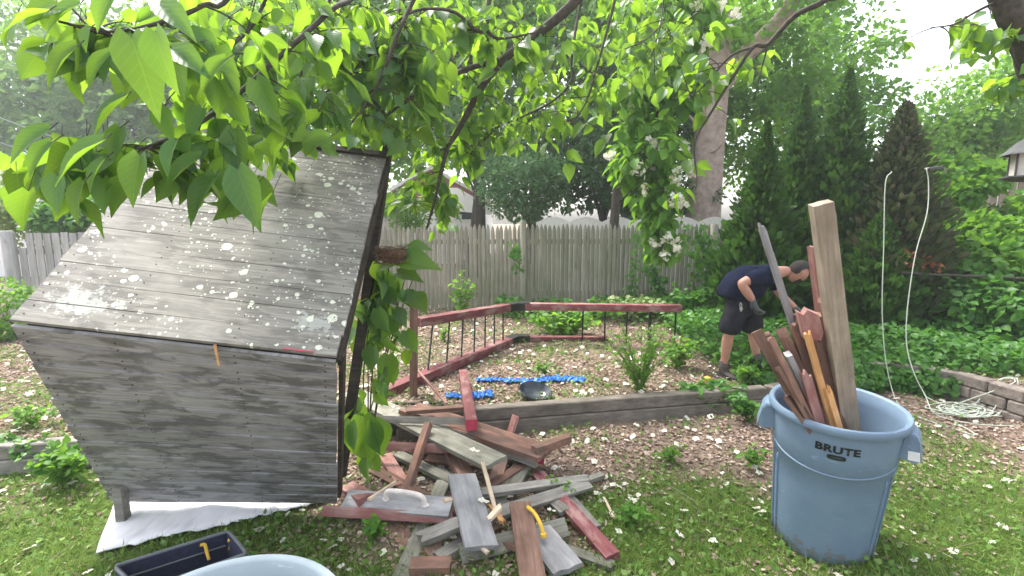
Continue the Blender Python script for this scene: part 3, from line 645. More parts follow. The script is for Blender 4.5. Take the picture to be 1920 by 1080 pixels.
# upper
pb(662, 738, .19, 930, 868, .20, .19, .03, W_OLIVE, 'wide mossy grey plank with a white blossom on it, crossing the top of the pile', roll=0)
pb(768, 765, .22, 1024, 852, .14, .25, .034, W_RED, 'grooved redwood board crossing the top of the pile towards the right', slats=4, roll=-6)
pb(800, 792, .205, 1006, 868, .12, .03, .06, W_GREY, 'grey edge board along the near side of the grooved redwood board')
pb(1000, 845, .17, 1066, 822, .15, .06, .055, W_RED, 'orange-red block on the right end of the grooved board', cat='wood block', name='wood_block')
pb(968, 856, .09, 1020, 862, .07, .05, .05, M_RED, 'bright red painted end under the grooved board', cat='wood block', name='wood_block')
pb(670, 785, .235, 880, 790, .26, .05, .022, W_GREY, 'thin grey board seen edge-on across the wide mossy plank', roll=68)
pb(803, 795, .27, 762, 922, .03, .05, .045, W_RED, 'orange redwood stick leaning against the edge-on grey board', roll=20)
pb(884, 797, .29, 868, 700, .22, .078, .078, W_MAROON, 'maroon square post with a bright red sawn end on top of the pile', cat='post', name='square_post', endmat=M_RED)
pb(762, 772, .27, 872, 764, .27, .055, .03, W_BROWN, 'short dark brown curved cleat lying on the grooved redwood board')
pb(785, 697, .30, 838, 757, .27, .022, .015, W_PINK, 'thin pinkish lath leaning beside the standing brown post', cat='lath', name='lath')
pb(967, 780, .18, 957, 812, .06, .055, .03, W_PINK, 'small upright stub in front of the landscape timber', cat='wood block', name='wood_block')
pb(650, 915, .06, 690, 940, .12, .10, .05, W_PINK, 'pink offcut against the foot of the tipped roof', jag=.02)
pb(694, 935, .13, 744, 903, .16, .016, .02, W_PALE, 'thin pale broken stick behind the white grab handle', cat='split stick', name='split_stick', jag=.015)
pb(833, 940, .16, 870, 932, .16, .03, .02, W_PALE, 'pale torn point showing left of the wide silvery plank', cat='split stick', name='split_stick', jag=.02)
pb(1132, 932, .03, 1152, 972, .03, .014, .01, W_PALE, 'pale stick lying alone on the grass right of the pile', cat='split stick', name='split_stick', jag=.01)
# extra rubbish beneath so the heap has a body
for (x0, y0, x1, y1, w_, mt, lb) in ((700, 880, 800, 935, .07, W_BROWN, 'dark brown board low at the left of the heap'), (880, 905, 960, 955, .06, W_OLIVE, 'mossy offcut low behind the split sticks'),
        (930, 1010, 1010, 1040, .07, W_BROWN, 'dark offcut under the long brown board'), (800, 860, 900, 870, .08, W_BROWN, 'dark board under the wide mossy plank'), (1000, 905, 1060, 960, .07, W_GREY, 'grey board wedged between the rails and the maroon rail')):
    pb(x0, y0, .03, x1, y1, .04, w_, .025, mt, lb, roll=random.uniform(-15, 15))
# white grab handle (a thing lying on its board) and a yellow one
def grab(name, p, q, up, mat, label, thick=.008, rise=.045):
    p = Vector(p); q = Vector(q); d = (q-p); n = Vector(up).normalized(); mb = MB()
    path = [p, p+n*rise*.7+d*.03, p+n*rise+d*.16, p+n*rise*1.08+d*.5, q+n*rise-d*.16, q+n*rise*.7-d*.03, q]
    mb.tube(catmull(path, 5), thick, seg=10, flat=1.4)
    dn = d.normalized()
    for e, s in ((p, -1), (q, 1)): mb.tube([e-n*.002, e+n*.004], .017, .015, seg=12); mb.tube([e+dn*s*.012-n*.001, e+dn*s*.012+n*.0045], .011, .010, seg=10)
    me = mb.mesh(name, mat, True, 40); o = link(name, me); origin_to(o, (p+q)/2); tag(o, label, 'handle'); return o
grab('grab_handle', Z(724, 936, .155), Z(797, 947, .168), (-.05, -.15, 1), plain('dirty white plastic', (.74, .66, .62), .5), 'white plastic grab handle fixed to a purplish grey board', .0105, .06)
p0, p1 = Z(989, 950, .16), Z(1019, 1003, .12); mb = MB(); mb.tube(catmull([p0, Z(1002, 962, .175), Z(1013, 982, .16), p1], 8), .0095, .011, seg=10, flat=.7); mb.tube([p1+Vector((0, 0, -.006)), p1+Vector((0, 0, .008))], .018, .015, seg=12)
o = link('grab_handle', mb.mesh('grab_handle', YEL, True, 40)); origin_to(o, p0); tag(o, 'bright yellow curved plastic handle beside the long brown board', 'handle')
# black plastic tray under the pile
tr = [Z(705, 812, .04), Z(800, 816, .04), Z(830, 780, .04), Z(700, 780, .04)]; tc = sum(tr, Vector())/4
mb = MB(); top_ = [p+Vector((0, 0, .12))+(p-tc)*.08 for p in tr]; inn = [p.lerp(tc, .06)+Vector((0, 0, .12)) for p in tr]; flr = [p.lerp(tc, .1)+Vector((0, 0, .01)) for p in tr]
mb.v = tr+top_+inn+flr; mb.f = [(3, 2, 1, 0), (12, 13, 14, 15)]+[(i*4+k, i*4+(k+1) % 4, i*4+4+(k+1) % 4, i*4+4+k) for i in range(3) for k in range(4)]
tag(origin_to(link('plastic_tray', mb.mesh('plastic_tray', plain('black plastic', (.018, .018, .02), .4), bevel=.004)), tc), 'black plastic tray under the wide mossy plank at the back of the pile', 'tray')
# blossoms lying on boards
for (px, py, z, s) in ((886, 843, .245, .05), (737, 763, .235, .035), (903, 938, .17, .05), (1030, 955, .12, .03)):
    for k in range(2):
        o = bpy.data.objects.new('fallen_blossom', bm3[k]); COL.objects.link(o); p = Z(px+k*9, py+k*3, z); o.location = p; o.scale = (s*.8, s*.8, s*.7); o.rotation_euler = (.2, .1, k*2.)
        tag(o, 'white blossom fallen on top of the heap of broken boards', 'blossom', 'white blossoms on the lumber pile')

# boards standing in the bin
BGp = 'boards standing in the trash can'
def inb(xt, yt, dt, xr, yr, dr, w_, th, mat, label, extend=.45, roll=0., **k):
    t_ = D(xt, yt, dt); r_ = D(xr, yr, dr); d = (r_-t_).normalized(); q = r_+d*extend
    lo = bb.z+.05
    if q.z < lo: q = r_+d*((lo-r_.z)/d.z)
    # keep the foot inside the can
    ax_ = q-bb; hgt_ = ax_.dot(bz); rad_ = ax_-bz*hgt_
    lim = .19+.04*hgt_/.77
    if rad_.length > lim: q = q-rad_.normalized()*(rad_.length-lim)
    return board(t_, q, w_, th, mat, label, roll, group=BGp, **k)
inb(1539, 380, 2.12, 1588, 770, 2.30, .082, .06, W_POST, 'thick tan post, tallest of the wood in the trash can', .55, roll=14, cat='post', name='tall_post', jag=.003)
inb(1427, 424, 2.45, 1538, 770, 2.40, .030, .022, W_BLUE, 'thin grey stick with a split pale tip leaning left out of the trash can', .5, cat='stick', name='long_stick', jag=.03, jag1=.003)
inb(1524, 462, 2.40, 1560, 760, 2.42, .035, .045, W_PINK, 'reddish lath rising just behind the tall tan post', .5)
inb(1520, 590, 2.34, 1560, 770, 2.38, .085, .06, W_BROWN, 'dark brown square board with a chunky top right of the orange lath', .45, roll=30, jag=.012)
inb(1512, 585, 2.30, 1524, 632, 2.30, .085, .06, W_PINK, 'pinkish broken block on top of the boards in the trash can', .0, roll=20, cat='wood block', name='wood_block', jag=.02)
inb(1513, 625, 2.24, 1556, 780, 2.22, .028, .02, W_ORANGE, 'bright orange split lath at the front of the trash can', .4, jag=.012)
inb(1552, 730, 2.2, 1568, 785, 2.2, .028, .02, W_ORANGE, 'short orange splinter board right of the orange lath', .3, jag=.02)
inb(1419, 622, 2.30, 1498, 762, 2.24, .03, .05, W_BROWN, 'leftmost brown board leaning out of the trash can', .3, jag=.015)
inb(1434, 628, 2.34, 1512, 770, 2.28, .035, .05, W_RED, 'redwood board just behind the leftmost brown board', .35, jag=.015)
inb(1466, 622, 2.40, 1532, 770, 2.34, .06, .05, W_BROWN, 'brown board with a splintered reddish tip in the middle of the trash can', .4, jag=.03)
inb(1478, 665, 2.32, 1528, 772, 2.28, .065, .03, W_BLUE, 'dull grey board below the splintered brown board', .35, jag=.01)
inb(1500, 640, 2.42, 1546, 765, 2.4, .05, .04, W_BROWN, 'dark board behind the thin grey stick', .4, jag=.02)
inb(1494, 590, 2.42, 1530, 765, 2.42, .04, .03, W_MAROON, 'maroon lath between the grey stick and the dark brown board', .4, jag=.02)
inb(1447, 640, 2.26, 1512, 775, 2.24, .045, .03, W_RED, 'rough red-brown board second from the left in the trash can', .3, jag=.03)
inb(1458, 690, 2.22, 1506, 775, 2.20, .05, .02, W_BROWN, 'short dark board between the leftmost boards in the trash can', .3, jag=.02)
inb(1488, 600, 2.38, 1536, 765, 2.36, .05, .03, W_RED, 'red-brown board left of the pinkish broken block', .35, jag=.03)
inb(1526, 640, 2.30, 1566, 770, 2.30, .05, .045, W_BROWN, 'dark brown board right of the orange lath', .4, jag=.02)
inb(1544, 560, 2.36, 1574, 765, 2.38, .045, .03, W_RED, 'redwood board showing between the orange lath and the tall post', .4, jag=.02)
inb(1510, 700, 2.24, 1532, 780, 2.22, .045, .02, W_PINK, 'short pinkish scrap in front of the grey board in the trash can', .3, jag=.02)
inb(1474, 738, 2.24, 1500, 775, 2.22, .10, .02, W_BROWN, 'wide broken brown offcut resting on the near left rim of the trash can', .12, roll=20, jag=.012)

# ---------------------------------------------------------------- swing-set railing, post
rl = empty('corner_railing', G(960, 640), 'maroon corner railing with black balusters standing on the raised bed before the picket fence', 'railing')
g0, g1, g2 = G(793, 697), G(968, 640), G(1292, 643); gL = G(700, 752)
hA, hB = .50, .52
pt = lambda p, h: Vector((p.x, p.y, gz(p.x, p.y)+h))
tA, tB, tC = D(783, 604, g0.y), D(968, 574, g1.y), D(1276, 578, g2.y)
def rail(a, b_, w_, h_, mat, nm='rail'):
    return board(a, b_, w_, h_, mat, None, name=nm, parent=rl, jag=.001)
rail(tA, tB, .12, .09, W_MAROON, 'top_rail'); rail(tB, tC, .12, .085, W_MAROON, 'top_rail')
rail(pt(gL, .035), pt(g1, .04), .12, .085, W_MAROON, 'bottom_rail'); rail(pt(g1, .035), pt(G(1140, 640), .035), .09, .06, W_MAROON, 'bottom_rail')
rail(pt(G(1230, 644), .0), pt(g2, .0), .09, .05, W_MAROON, 'bottom_rail')
for z_, e in ((tB, .002), (pt(g1, .035), .002)):
    for d_ in ((tA-tB).normalized() if z_ is tB else (gL-g1).normalized(), Vector((1, 0, 0))):
        mb = MB(); beam(mb, z_-d_*.02, z_+d_*.17, .126, .097, (0, 0, 1)); o = mb.build('corner_bracket', M_BLACK, rl)
for k, u in enumerate((.13, .28, .41, .53, .64, .74, .84)):
    p = tA.lerp(tB, u); q = pt(gL, .03).lerp(pt(g1, .035), .0); x_ = p.x
    a0, b0 = pt(gL, .06), pt(g1, .065); uu = (x_-a0.x)/(b0.x-a0.x); q = a0.lerp(b0, uu)
    MB().tube([p-Vector((0, 0, .03)), q], .009, seg=8).build('baluster', M_BLACK, rl, sm=True, ang=50)
for px in (1094, 1136, 1177, 1220, 1268):
    u = (px-968)/(1276-968); p = tB.lerp(tC, u); q = Vector((p.x, p.y+.01, gz(p.x, p.y)+.02)); MB().tube([p-Vector((0, 0, .03)), q], .011 if px != 1220 else .02, seg=8).build('baluster', M_BLACK, rl, sm=True, ang=50)
gp = G(775, 742); o = board((gp.x, gp.y, gz(gp.x, gp.y)-.04), D(776, 562, gp.y-.02), .07, .07, W_BROWN, 'brown square post standing at the left end of the maroon railing', 12, 'post', 'square_post', jag=.003)
# tarp scraps, dish
TARP = plain('blue tarp', (.03, .17, .52), .5, var=.45, scale=14, bmp=.3)
def rag(name, pts, wid, label, seed):
    rr = random.Random(seed); c = catmull([G(*p) for p in pts], 14); V = []; F = []; nj = 9
    for i, p in enumerate(c):
        d = (c[min(i+1, len(c)-1)]-c[max(i-1, 0)]).normalized(); s = Vector((-d.y, d.x, 0)); w1 = wid*rr.uniform(.35, 1.15)
        for j in range(nj):
            v = j/(nj-1)-.5; q = p+s*v*w1; q.z = gz(q.x, q.y)+.014+.024*abs(math.sin(i*.9+j*1.7+seed))*rr.uniform(.3, 1.1); V.append(tuple(q))
    for i in range(len(c)-1):
        for j in range(nj-1): a = i*nj+j; F.append((a, a+1, a+nj+1, a+nj))
    me = bpy.data.meshes.new(name); me.from_pydata(V, [], F); me.materials.append(TARP); o = origin_to(link(name, me), V[0]); md = o.modifiers.new('thickness', 'SOLIDIFY'); md.thickness = .004
    return tag(o, label, 'tarp')
rag('blue_tarp', [(893, 716), (940, 716), (1000, 718), (1050, 714), (1096, 717)], .13, 'long crumpled strip of blue tarp on the raised bed behind the black dish', 1)
rag('blue_tarp', [(835, 746), (880, 747), (924, 742)], .14, 'smaller crumpled scrap of blue tarp behind the maroon square post', 4)
dc = G(1003, 748)+Vector((0, 0, .055)); mt_ = Matrix.Rotation(.22, 3, 'X')@Matrix.Rotation(.15, 3, 'Y')
prof = [(.001, -.03), (.07, -.03), (.12, -.005), (.138, .03), (.142, .034), (.146, .028), (.127, -.012), (.075, -.042), (.001, -.042)]
o = link('plastic_dish', MB().lathe(prof, dc, 40, mt_).mesh('plastic_dish', plain('glossy black plastic', (.035, .042, .055), .22), True, 50)); origin_to(o, dc); tag(o, 'round black plastic dish tilted behind the landscape timber', 'dish')
yb = G(1326, 716); o = link('toy_ball', MB().lathe([(.001, 0), (.03, 0), (.036, .02), (.03, .045), (.014, .055), (.001, .056)], (yb.x, yb.y, yb.z), 20).mesh('toy_ball', YEL, True, 40)); origin_to(o, yb); tag(o, 'small yellow plastic toy on the soil by the shoe of the bending man', 'toy'); pass

# ---------------------------------------------------------------- fences
def picket_mat(name, lo, hi, low_green=.35):
    m, t, b = new_mat(name); co = N_(t, 'TexCoord').outputs['Object']; g = N_(t, 'NewGeometry'); cx = N_(t, 'CombineXYZ'); t.links.new(math_(t, 'MULTIPLY', g.outputs['Random Per Island'], 50.), cx.inputs[1])
    n = noise(t, mapping(t, co, (22, 22, 2.0), cx.outputs[0]), 1.5, 6, .65); n2 = noise(t, co, 1.1, 3); n3 = noise(t, mapping(t, co, (6, 6, 2)), 2, 4)
    c = ramp(t, n.outputs[0], [(.3, lo), (.7, hi)]).outputs[0]; hv = N_(t, 'HueSaturation'); t.links.new(math_(t, 'ADD', math_(t, 'MULTIPLY', g.outputs['Random Per Island'], .35), .82), hv.inputs['Value']); t.links.new(c, hv.inputs['Color'])
    c = mixc(t, math_(t, 'MULTIPLY', ramp(t, n2.outputs[0], [(.45, (0, 0, 0)), (.65, (1, 1, 1))]).outputs[0], low_green), hv.outputs[0], (.13, .15, .07))
    c = mixc(t, math_(t, 'MULTIPLY', ramp(t, n3.outputs[0], [(.6, (0, 0, 0)), (.75, (1, 1, 1))]).outputs[0], .45), c, tuple(v*.4 for v in lo))
    t.links.new(c, b.inputs['Base Color']); b.inputs['Roughness'].default_value = .9; bump(t, b, n.outputs[0], .4, .006); return m
PICK = picket_mat('stockade pickets', (.20, .185, .145), (.37, .345, .28), .5); PLANKG = picket_mat('grey fence boards', (.26, .25, .24), (.45, .44, .43), .1)
def picket_fence(x0, y0, x1, y1, z0, z1, pitch, label, mat, posts, name='picket_fence', flat=False, notch=None, rz=None):
    L = math.hypot(x1-x0, y1-y0); n = int(L/pitch); r = empty(name, (x0, y0, 0), label, 'fence'); mb = MB(); dx, dy = (x1-x0)/L, (y1-y0)/L
    for i in range(n):
        s = (i+.5)*pitch; x_, y_ = x0+dx*s, y0+dy*s; h = z1+random.uniform(-.018, .018)+(rz(s/L) if rz else 0); g_ = gz(x_, y_); w_ = pitch*random.uniform(.43, .47); lean = random.uniform(-.008, .008)
        if notch and notch[0] <= i <= notch[1]: h = z1*.84
        if flat: mb.box((x_, y_+random.uniform(-.004, .004), (h+z0)/2), (w_*2, .018, h-z0))
        else:
            pts_ = [(z0, 1), (z0+(h-z0)*.5, 1), (h-.11, 1), (h-.055, .72), (h-.02, .38), (h, .06)]; b = len(mb.v)
            for (z_, k) in pts_:
                f = (z_-z0)/(h-z0)
                for a in (-1, -.5, .5, 1): mb.v.append(Vector((x_+dx*a*w_*k+lean*f, y_+dy*a*w_*k-(.5-.5*abs(a))*.05*k, z_)))
            for q in range(len(pts_)-1):
                for j in range(3): mb.f.append((b+q*4+j, b+q*4+j+1, b+q*4+5+j, b+q*4+4+j))
                mb.f.append((b+q*4+3, b+q*4, b+q*4+4, b+q*4+7))
    p_ = mb.mesh('picket_panel', mat, not flat, 50); link('picket_panel', p_, r)
    for z_ in (z0+.3, z1-.3): mb = MB(); beam(mb, (x0, y0+.05, z_), (x1, y1+.05, z_), .05, .08); mb.build('rail', mat, r)
    for s, rr_, extra in posts:
        x_, y_ = x0+dx*s, y0+dy*s; MB().tube([(x_, y_-.045, z0-.1), (x_, y_-.045, z1+extra-.03), (x_, y_-.045, z1+extra)], rr_, seg=12, rfun=lambda f: rr_ if f < .9 else rr_*.7).build('post', mat, r, sm=True, ang=45)
    return r
fA = D(700, 600, 8.05); fB = D(1368, 600, 8.35); tz = D(980, 420, 8.1).z
Lf = math.hypot(fB.x-fA.x, .3)
picket_fence(fA.x, 8.05, fB.x, 8.35, gz(0, 8)-.02, tz, .0745, 'weathered stockade picket fence with pointed tops behind the raised bed', PICK, [(D(981, 500, 8.1).x-fA.x, .055, .06), (D(1335, 500, 8.3).x-fA.x, .06, .0)], rz=lambda f: -.09*max(0, .45-f))
a_, b2 = D(22, 500, 7.6), D(330, 500, 7.9)
picket_fence(a_.x, 7.6, b2.x, 7.9, .05, D(90, 437, 7.6).z, .125, 'grey board fence with one broken board, left of the tipped roof', PLANKG, [(.04, .085, .04)], flat=True, notch=(1, 1))
# white scalloped fence beyond
wf = empty('white_fence', (D(1190, 500, 9.6).x, 9.6, 0), 'white vinyl fence with scalloped top showing above the picket fence', 'fence')
VN = plain('white vinyl', (.62, .60, .55), .5, var=.1)
xs0, xs1 = D(1008, 410, 9.6).x, D(1372, 410, 9.6).x; npn = 6
for i in range(npn):
    xa = xs0+(xs1-xs0)*i/npn+.012; xb = xs0+(xs1-xs0)*(i+1)/npn-.012; zt = D(1100, 416, 9.6).z
    poly = [Vector((xa, 9.6, .02)), Vector((xb, 9.6, .02))]+[Vector((xb+(xa-xb)*k/10, 9.6, zt+.10*math.sin(PI*k/10))) for k in range(11)]
    MB().prism(poly, (0, .04, 0)).build('panel', VN, wf)
    MB().box((xa-.012, 9.63, (zt+.0)/2), (.05, .08, zt)).build('post', VN, wf)
# brown fence far right, lattice, clothes line pole
BRF = picket_mat('brown fence boards', (.17, .13, .10), (.31, .25, .20), .25)
picket_fence(D(1835, 400, 9.5).x, 9.5, D(2080, 400, 9.5).x, 8.9, .1, D(1880, 334, 9.5).z, .14, 'tall brown board fence partly hidden by the bushes, far right', BRF, [(.05, .06, .02)], flat=True)
lt = picket_fence(D(1748, 400, 9.0).x, 9.0, D(1790, 400, 9.0).x, 9.0, .3, D(1770, 378, 9.0).z, .055, 'small grey lattice panel glimpsed between the right-hand bushes', PLANKG, [(.02, .03, .0)], flat=True, name='lattice_panel')
mb = MB(); mb.tube(catmull([D(1690, 511, 5.6), D(1745, 515, 5.6), D(1830, 518, 5.5), D(1990, 526, 5.3)], 6), .014, seg=8); o = link('clothes_pole', mb.mesh('clothes_pole', M_BARK, True)); origin_to(o, D(1745, 515, 5.6)); tag(o, 'thin horizontal pole running through the bushes at the right', 'pole')
MB_ = MB(); q = D(1985, 526, 5.3); MB_.tube([q, (q.x, q.y, gz(q.x, q.y)-.05)], .02, seg=8); link('pole_leg', MB_.mesh('pole_leg', M_BARK, True), o); bpy.data.objects['pole_leg'].matrix_parent_inverse = o.matrix_world.inverted() if False else Matrix.Identity(4)

# ---------------------------------------------------------------- rope
ROPE = plain('white green rope', (.46, .50, .42), .8, var=.15, scale=80)
rr = random.Random(11); rb = G(1700, 770); cc = G(1808, 778)
st1 = [D(1672, 322, 4.9), D(1660, 345, 4.88), D(1657, 460, 4.75), D(1654, 580, 4.6), D(1660, 670, 4.5), D(1674, 735, 4.4), G(1690, 765, .01)]
st2 = [D(1737, 316, 4.9), D(1741, 345, 4.88), D(1738, 400, 4.8), D(1718, 470, 4.7), D(1706, 540, 4.6), D(1699, 610, 4.5), D(1702, 660, 4.42), D(1716, 705, 4.3), D(1735, 742, 4.2), G(1752, 775, .012)]
coil = []
for k in range(150):
    a = k*.55+.3*math.sin(k*.37); big = (k % 23 < 5); r_ = .10+.045*math.sin(k*.61)+.03*math.sin(k*.23+1)*(1.9 if big else 1); px_ = cc.x+math.cos(a)*r_*1.7+(.10 if big else 0)+.02*math.sin(k*.13); py_ = cc.y+math.sin(a)*r_*.95-(.03 if big else 0)
    coil.append(Vector((px_, py_, gz(px_, py_)+.012+.035*rr.random()*(0 if big else 1)+.02*math.exp(-r_*8))))
loop1 = [Vector((cc.x+math.cos(a)*.36+.08, cc.y+math.sin(a)*.21-.05, gz(cc.x, cc.y)+.014)) for a in np.linspace(2.6, 8.0, 14)]
loop2 = [G(1738, 745, .03), G(1736, 722, .03), G(1760, 716, .04), G(1800, 725, .03), G(1828, 742, .02), G(1815, 752, .02)]
mb = MB(); mb.tube(catmull(st1+[G(1712, 778, .01), G(1760, 795, .012), G(1830, 815, .012)]+loop1+coil, 5), .0046, seg=6)
mb.tube(catmull(st2+coil[40:44]+loop2, 5), .0046, seg=7)
o = link('rope', mb.mesh('rope', ROPE, True)); origin_to(o, cc); tag(o, 'long white rope hanging in two strands and ending in a tangled coil', 'rope')
mb = MB(); beam(mb, D(1737, 318, 4.92), D(1766, 314, 5.0), .05, .035); o = link('hook_bracket', mb.mesh('hook_bracket', M_BLACK, bevel=.006)); origin_to(o, D(1737, 318, 4.92)); tag(o, 'small black bracket the right rope strand hangs from', 'bracket')

# ---------------------------------------------------------------- bird feeder
bf = D(1942, 330, 2.9); fr = empty('bird_feeder', bf, 'lantern-like bird feeder with dark hipped roof hanging at the right edge', 'bird feeder')
RF = plain('dark grey roof', (.07, .07, .075), .7); GL = plain('pale feeder panes', (.50, .47, .42), .3)
zt = bf.z+.155; mb = MB(); mb.lathe([(.17, zt-.02), (.175, zt-.03), (.11, zt+.04), (.02, zt+.11), (.001, zt+.115)], (bf.x, bf.y, 0), 6); mb.v.append(Vector((bf.x, bf.y, zt-.03))); mb.build('roof', RF, fr)
MB().lathe([(.001, bf.z), (.118, bf.z), (.122, zt-.02), (.001, zt-.02)], (bf.x, bf.y, 0), 6).build('panes', GL, fr)
for k in range(6):
    a = k*PI/3; c_, s_ = math.cos(a)*.123, math.sin(a)*.123; MB().tube([(bf.x+c_, bf.y+s_, bf.z), (bf.x+c_, bf.y+s_, zt-.02)], .006, seg=6).build('corner_bar', RF, fr)
MB().lathe([(.001, bf.z-.03), (.10, bf.z-.03), (.165, bf.z-.008), (.165, bf.z), (.001, bf.z)], (bf.x, bf.y, 0), 6).build('tray', RF, fr)
MB().tube([(bf.x, bf.y, zt+.1), (bf.x+.02, bf.y, zt+1.6)], .004, seg=6).build('hanging_wire', M_BLACK, fr)

# ---------------------------------------------------------------- neighbouring buildings
SID = plain('white siding', (.82, .81, .80), .6, var=.06, scale=4); SHN = plain('roof shingles', (.42, .40, .40), .9, var=.25, scale=30); MAR = plain('maroon siding', (.30, .10, .13), .7)
def house(name, label, cx, y0, w_, d_, h_, roofh, wallm, roofm, base=0., win=(), gable=None, cat='house', over=.25):
    r = empty(name, (cx, y0, base), label, cat); MB().box((cx, y0+d_/2, base+h_/2), (w_, d_, h_)).build('wall', wallm, r)
    rf = None; y1 = y0-over; y2 = y0+d_+over; zt = base+h_; th = .12
    for s in (-1, 1):
        a, p = Vector((cx+s*(w_/2+over), 0, zt-.12)), Vector((cx, 0, zt+roofh)); poly = [Vector((a.x, y1, a.z)), Vector((p.x, y1, p.z)), Vector((p.x, y1, p.z+th)), Vector((a.x, y1, a.z+th))]
        MB().prism(poly, (0, y2-y1, 0)).build('roof_slope', roofm, r)
    MB().prism([Vector((cx-w_/2, y0-.01, zt)), Vector((cx+w_/2, y0-.01, zt)), Vector((cx, y0-.01, zt+roofh))], (0, .06, 0)).build('gable', gable or wallm, r)
    for (wx, wz, ww, wh) in win:
        f = MB(); 
        for (bx, bz2, bw, bh) in ((0, wh/2, ww+.12, .06), (0, -wh/2, ww+.12, .06), (-ww/2, 0, .06, wh), (ww/2, 0, .06, wh)): f.box((cx+wx+bx, y0-.02, base+wz+bz2), (bw, .06, bh))
        fo = f.build('window', M_WHITE, r); MB().box((cx+wx, y0+.0, base+wz), (ww-.06, .02, wh-.06)).build('pane', plain('dark glass', (.03, .04, .05), .08), fo)
    return r
hp = D(815, 430, 17); hs_ = D(800, 330, 17)
house('neighbour_house', 'bright white neighbour house with maroon gable beyond the picket fence', D(812, 430, 17).x, 17, 3.6, 7, D(800, 372, 17).z, D(800, 318, 17).z-D(800, 372, 17).z, SID, plain('white roof', (.82, .81, .80), .7), 0, win=((-.9, 2.3, .6, .8), (1.15, 2.0, .7, .7)), gable=MAR)
aw0, aw1 = D(832, 360, 14), D(925, 405, 14)
aw = empty('patio_awning', (aw0.x, 14, 0), 'white sloping patio awning on thin posts right of the white house', 'awning')
mb = MB(); mb.prism([D(800, 352, 14), D(858, 352, 14), D(922, 388, 14), D(918, 402, 14), D(862, 396, 14), D(800, 394, 14)], (0, 1.6, 0)); mb.build('canopy', island_mat('awning canvas', [(.8, .79, .78)], .7, .5), aw)
for px in (862, 905): q = D(px, 402, 14.1); MB().tube([q, (q.x, q.y, 0)], .06, seg=8).build('post', M_WHITE, aw)
house('garden_shed', 'small tan garden shed with a round vent, beside the edge of the tipped roof', D(700, 430, 12.5).x, 12.5, 1.15, 1.4, D(700, 378, 12.5).z, .25, plain('tan shed wall', (.42, .38, .34), .8), SHN, cat='shed')
q = D(722, 402, 12.5); MB_ = MB(); MB_.lathe([(.001, 0), (.07, 0), (.085, -.02), (.095, 0)], (q.x, 12.485, q.z), 20, Matrix.Rotation(PI/2, 3, 'X')); MB_.build('round_vent', plain('vent grey', (.2, .2, .24), .6), bpy.data.objects['garden_shed'])
house('white_garage', 'overexposed low white garage at the far left beyond the bushes', D(-30, 400, 13).x, 13, 2.4, 4, D(20, 332, 13).z, .5, SID, plain('pale roof', (.6, .6, .6), .8), win=((.5, 1.6, .6, .5),), cat='garage')
house('neighbour_house', 'pale blue-roofed neighbour house almost hidden behind the right-hand tree', D(1880, 400, 16).x, 16, 4.6, 6, D(1850, 322, 16).z, .9, plain('cream siding', (.55, .5, .45), .7), plain('blue grey roof', (.30, .36, .42), .8), win=((-.6, 2.4, .6, .7),))
# ---------------------------------------------------------------- the worker
def skin(name, chains, mat, parent, sub=2):
    """chains: lists of (point, rx[, ry]); points closer than 1 mm are shared. First point is the root"""
    V = []; E = []; Rr = []
    def vid(p, r):
        for i, q in enumerate(V):
            if (q-p).length < .001: return i
        V.append(Vector(p)); Rr.append(r); return len(V)-1
    for ch in chains:
        last = None
        for it in ch:
            i = vid(Vector(it[0]), it[1:] if len(it) > 2 else (it[1], it[1]))
            if last is not None and i != last: E.append((last, i))
            last = i
    me = bpy.data.meshes.new(name); me.from_pydata([tuple(v) for v in V], E, []); o = bpy.data.objects.new('tmp', me); COL.objects.link(o)
    md = o.modifiers.new('s', 'SKIN'); md.use_smooth_shade = True; md.branch_smoothing = .6
    for i, r in enumerate(Rr): me.skin_vertices[0].data[i].radius = r[:2]
    me.skin_vertices[0].data[0].use_root = True
    s2 = o.modifiers.new('u', 'SUBSURF'); s2.levels = sub; s2.render_levels = sub
    bpy.context.view_layer.update(); dg = bpy.context.evaluated_depsgraph_get(); out = bpy.data.meshes.new_from_object(o.evaluated_get(dg)); bpy.data.objects.remove(o)
    out.name = name; out.materials.clear(); out.materials.append(mat); smooth(out); return link(name, out, parent)
SKIN = plain('skin', (.42, .21, .15), .55, var=.12, scale=12); SHIRT = plain('navy cotton', (.010, .013, .032), .9, var=.35, scale=9, bmp=.5)
SHORT = plain('charcoal cloth', (.020, .019, .026), .92, var=.35, scale=11, bmp=.5); SHOE = plain('dark leather', (.05, .042, .04), .8); HAIR = plain('dark brown hair', (.018, .012, .009), .75, var=.5, scale=90, bmp=.7)
for m_c in (SHIRT, SHORT): m_c.node_tree.nodes['Principled BSDF'].inputs['Specular IOR Level'].default_value = .05
GLOVE = plain('grey work glove', (.085, .09, .10), .85); SOCK = plain('grey sock', (.10, .09, .09), .9)
f0 = G(1357, 707); dn_ = f0.y; dfr = dn_+.12; f1 = G(1428, 693); f1 = Vector((D(1427, 690, dfr).x, dfr, gz(D(1427, 690, dfr).x, dfr)))
per = empty('person', (f0.x, f0.y, f0.z), 'man in navy t-shirt, dark shorts and grey gloves bending over behind the trash can', 'person')
P = lambda x, y, dz=0.: D(x, y, dn_+dz)
hipN, hipF, pel = P(1379, 566, -.02), P(1400, 562, .16), P(1388, 556, .07)
knN, knF = P(1366, 626, -.04), P(1412, 624, .14); anN = Vector((P(1358, 682).x, f0.y+.01, f0.z+.11)); anF = Vector((P(1419, 682, .12).x, dfr, f1.z+.11))
chest, upch, neck0, headc = P(1412, 524, .08), P(1440, 512, .08), P(1466, 507, .08), P(1497, 510, .08)
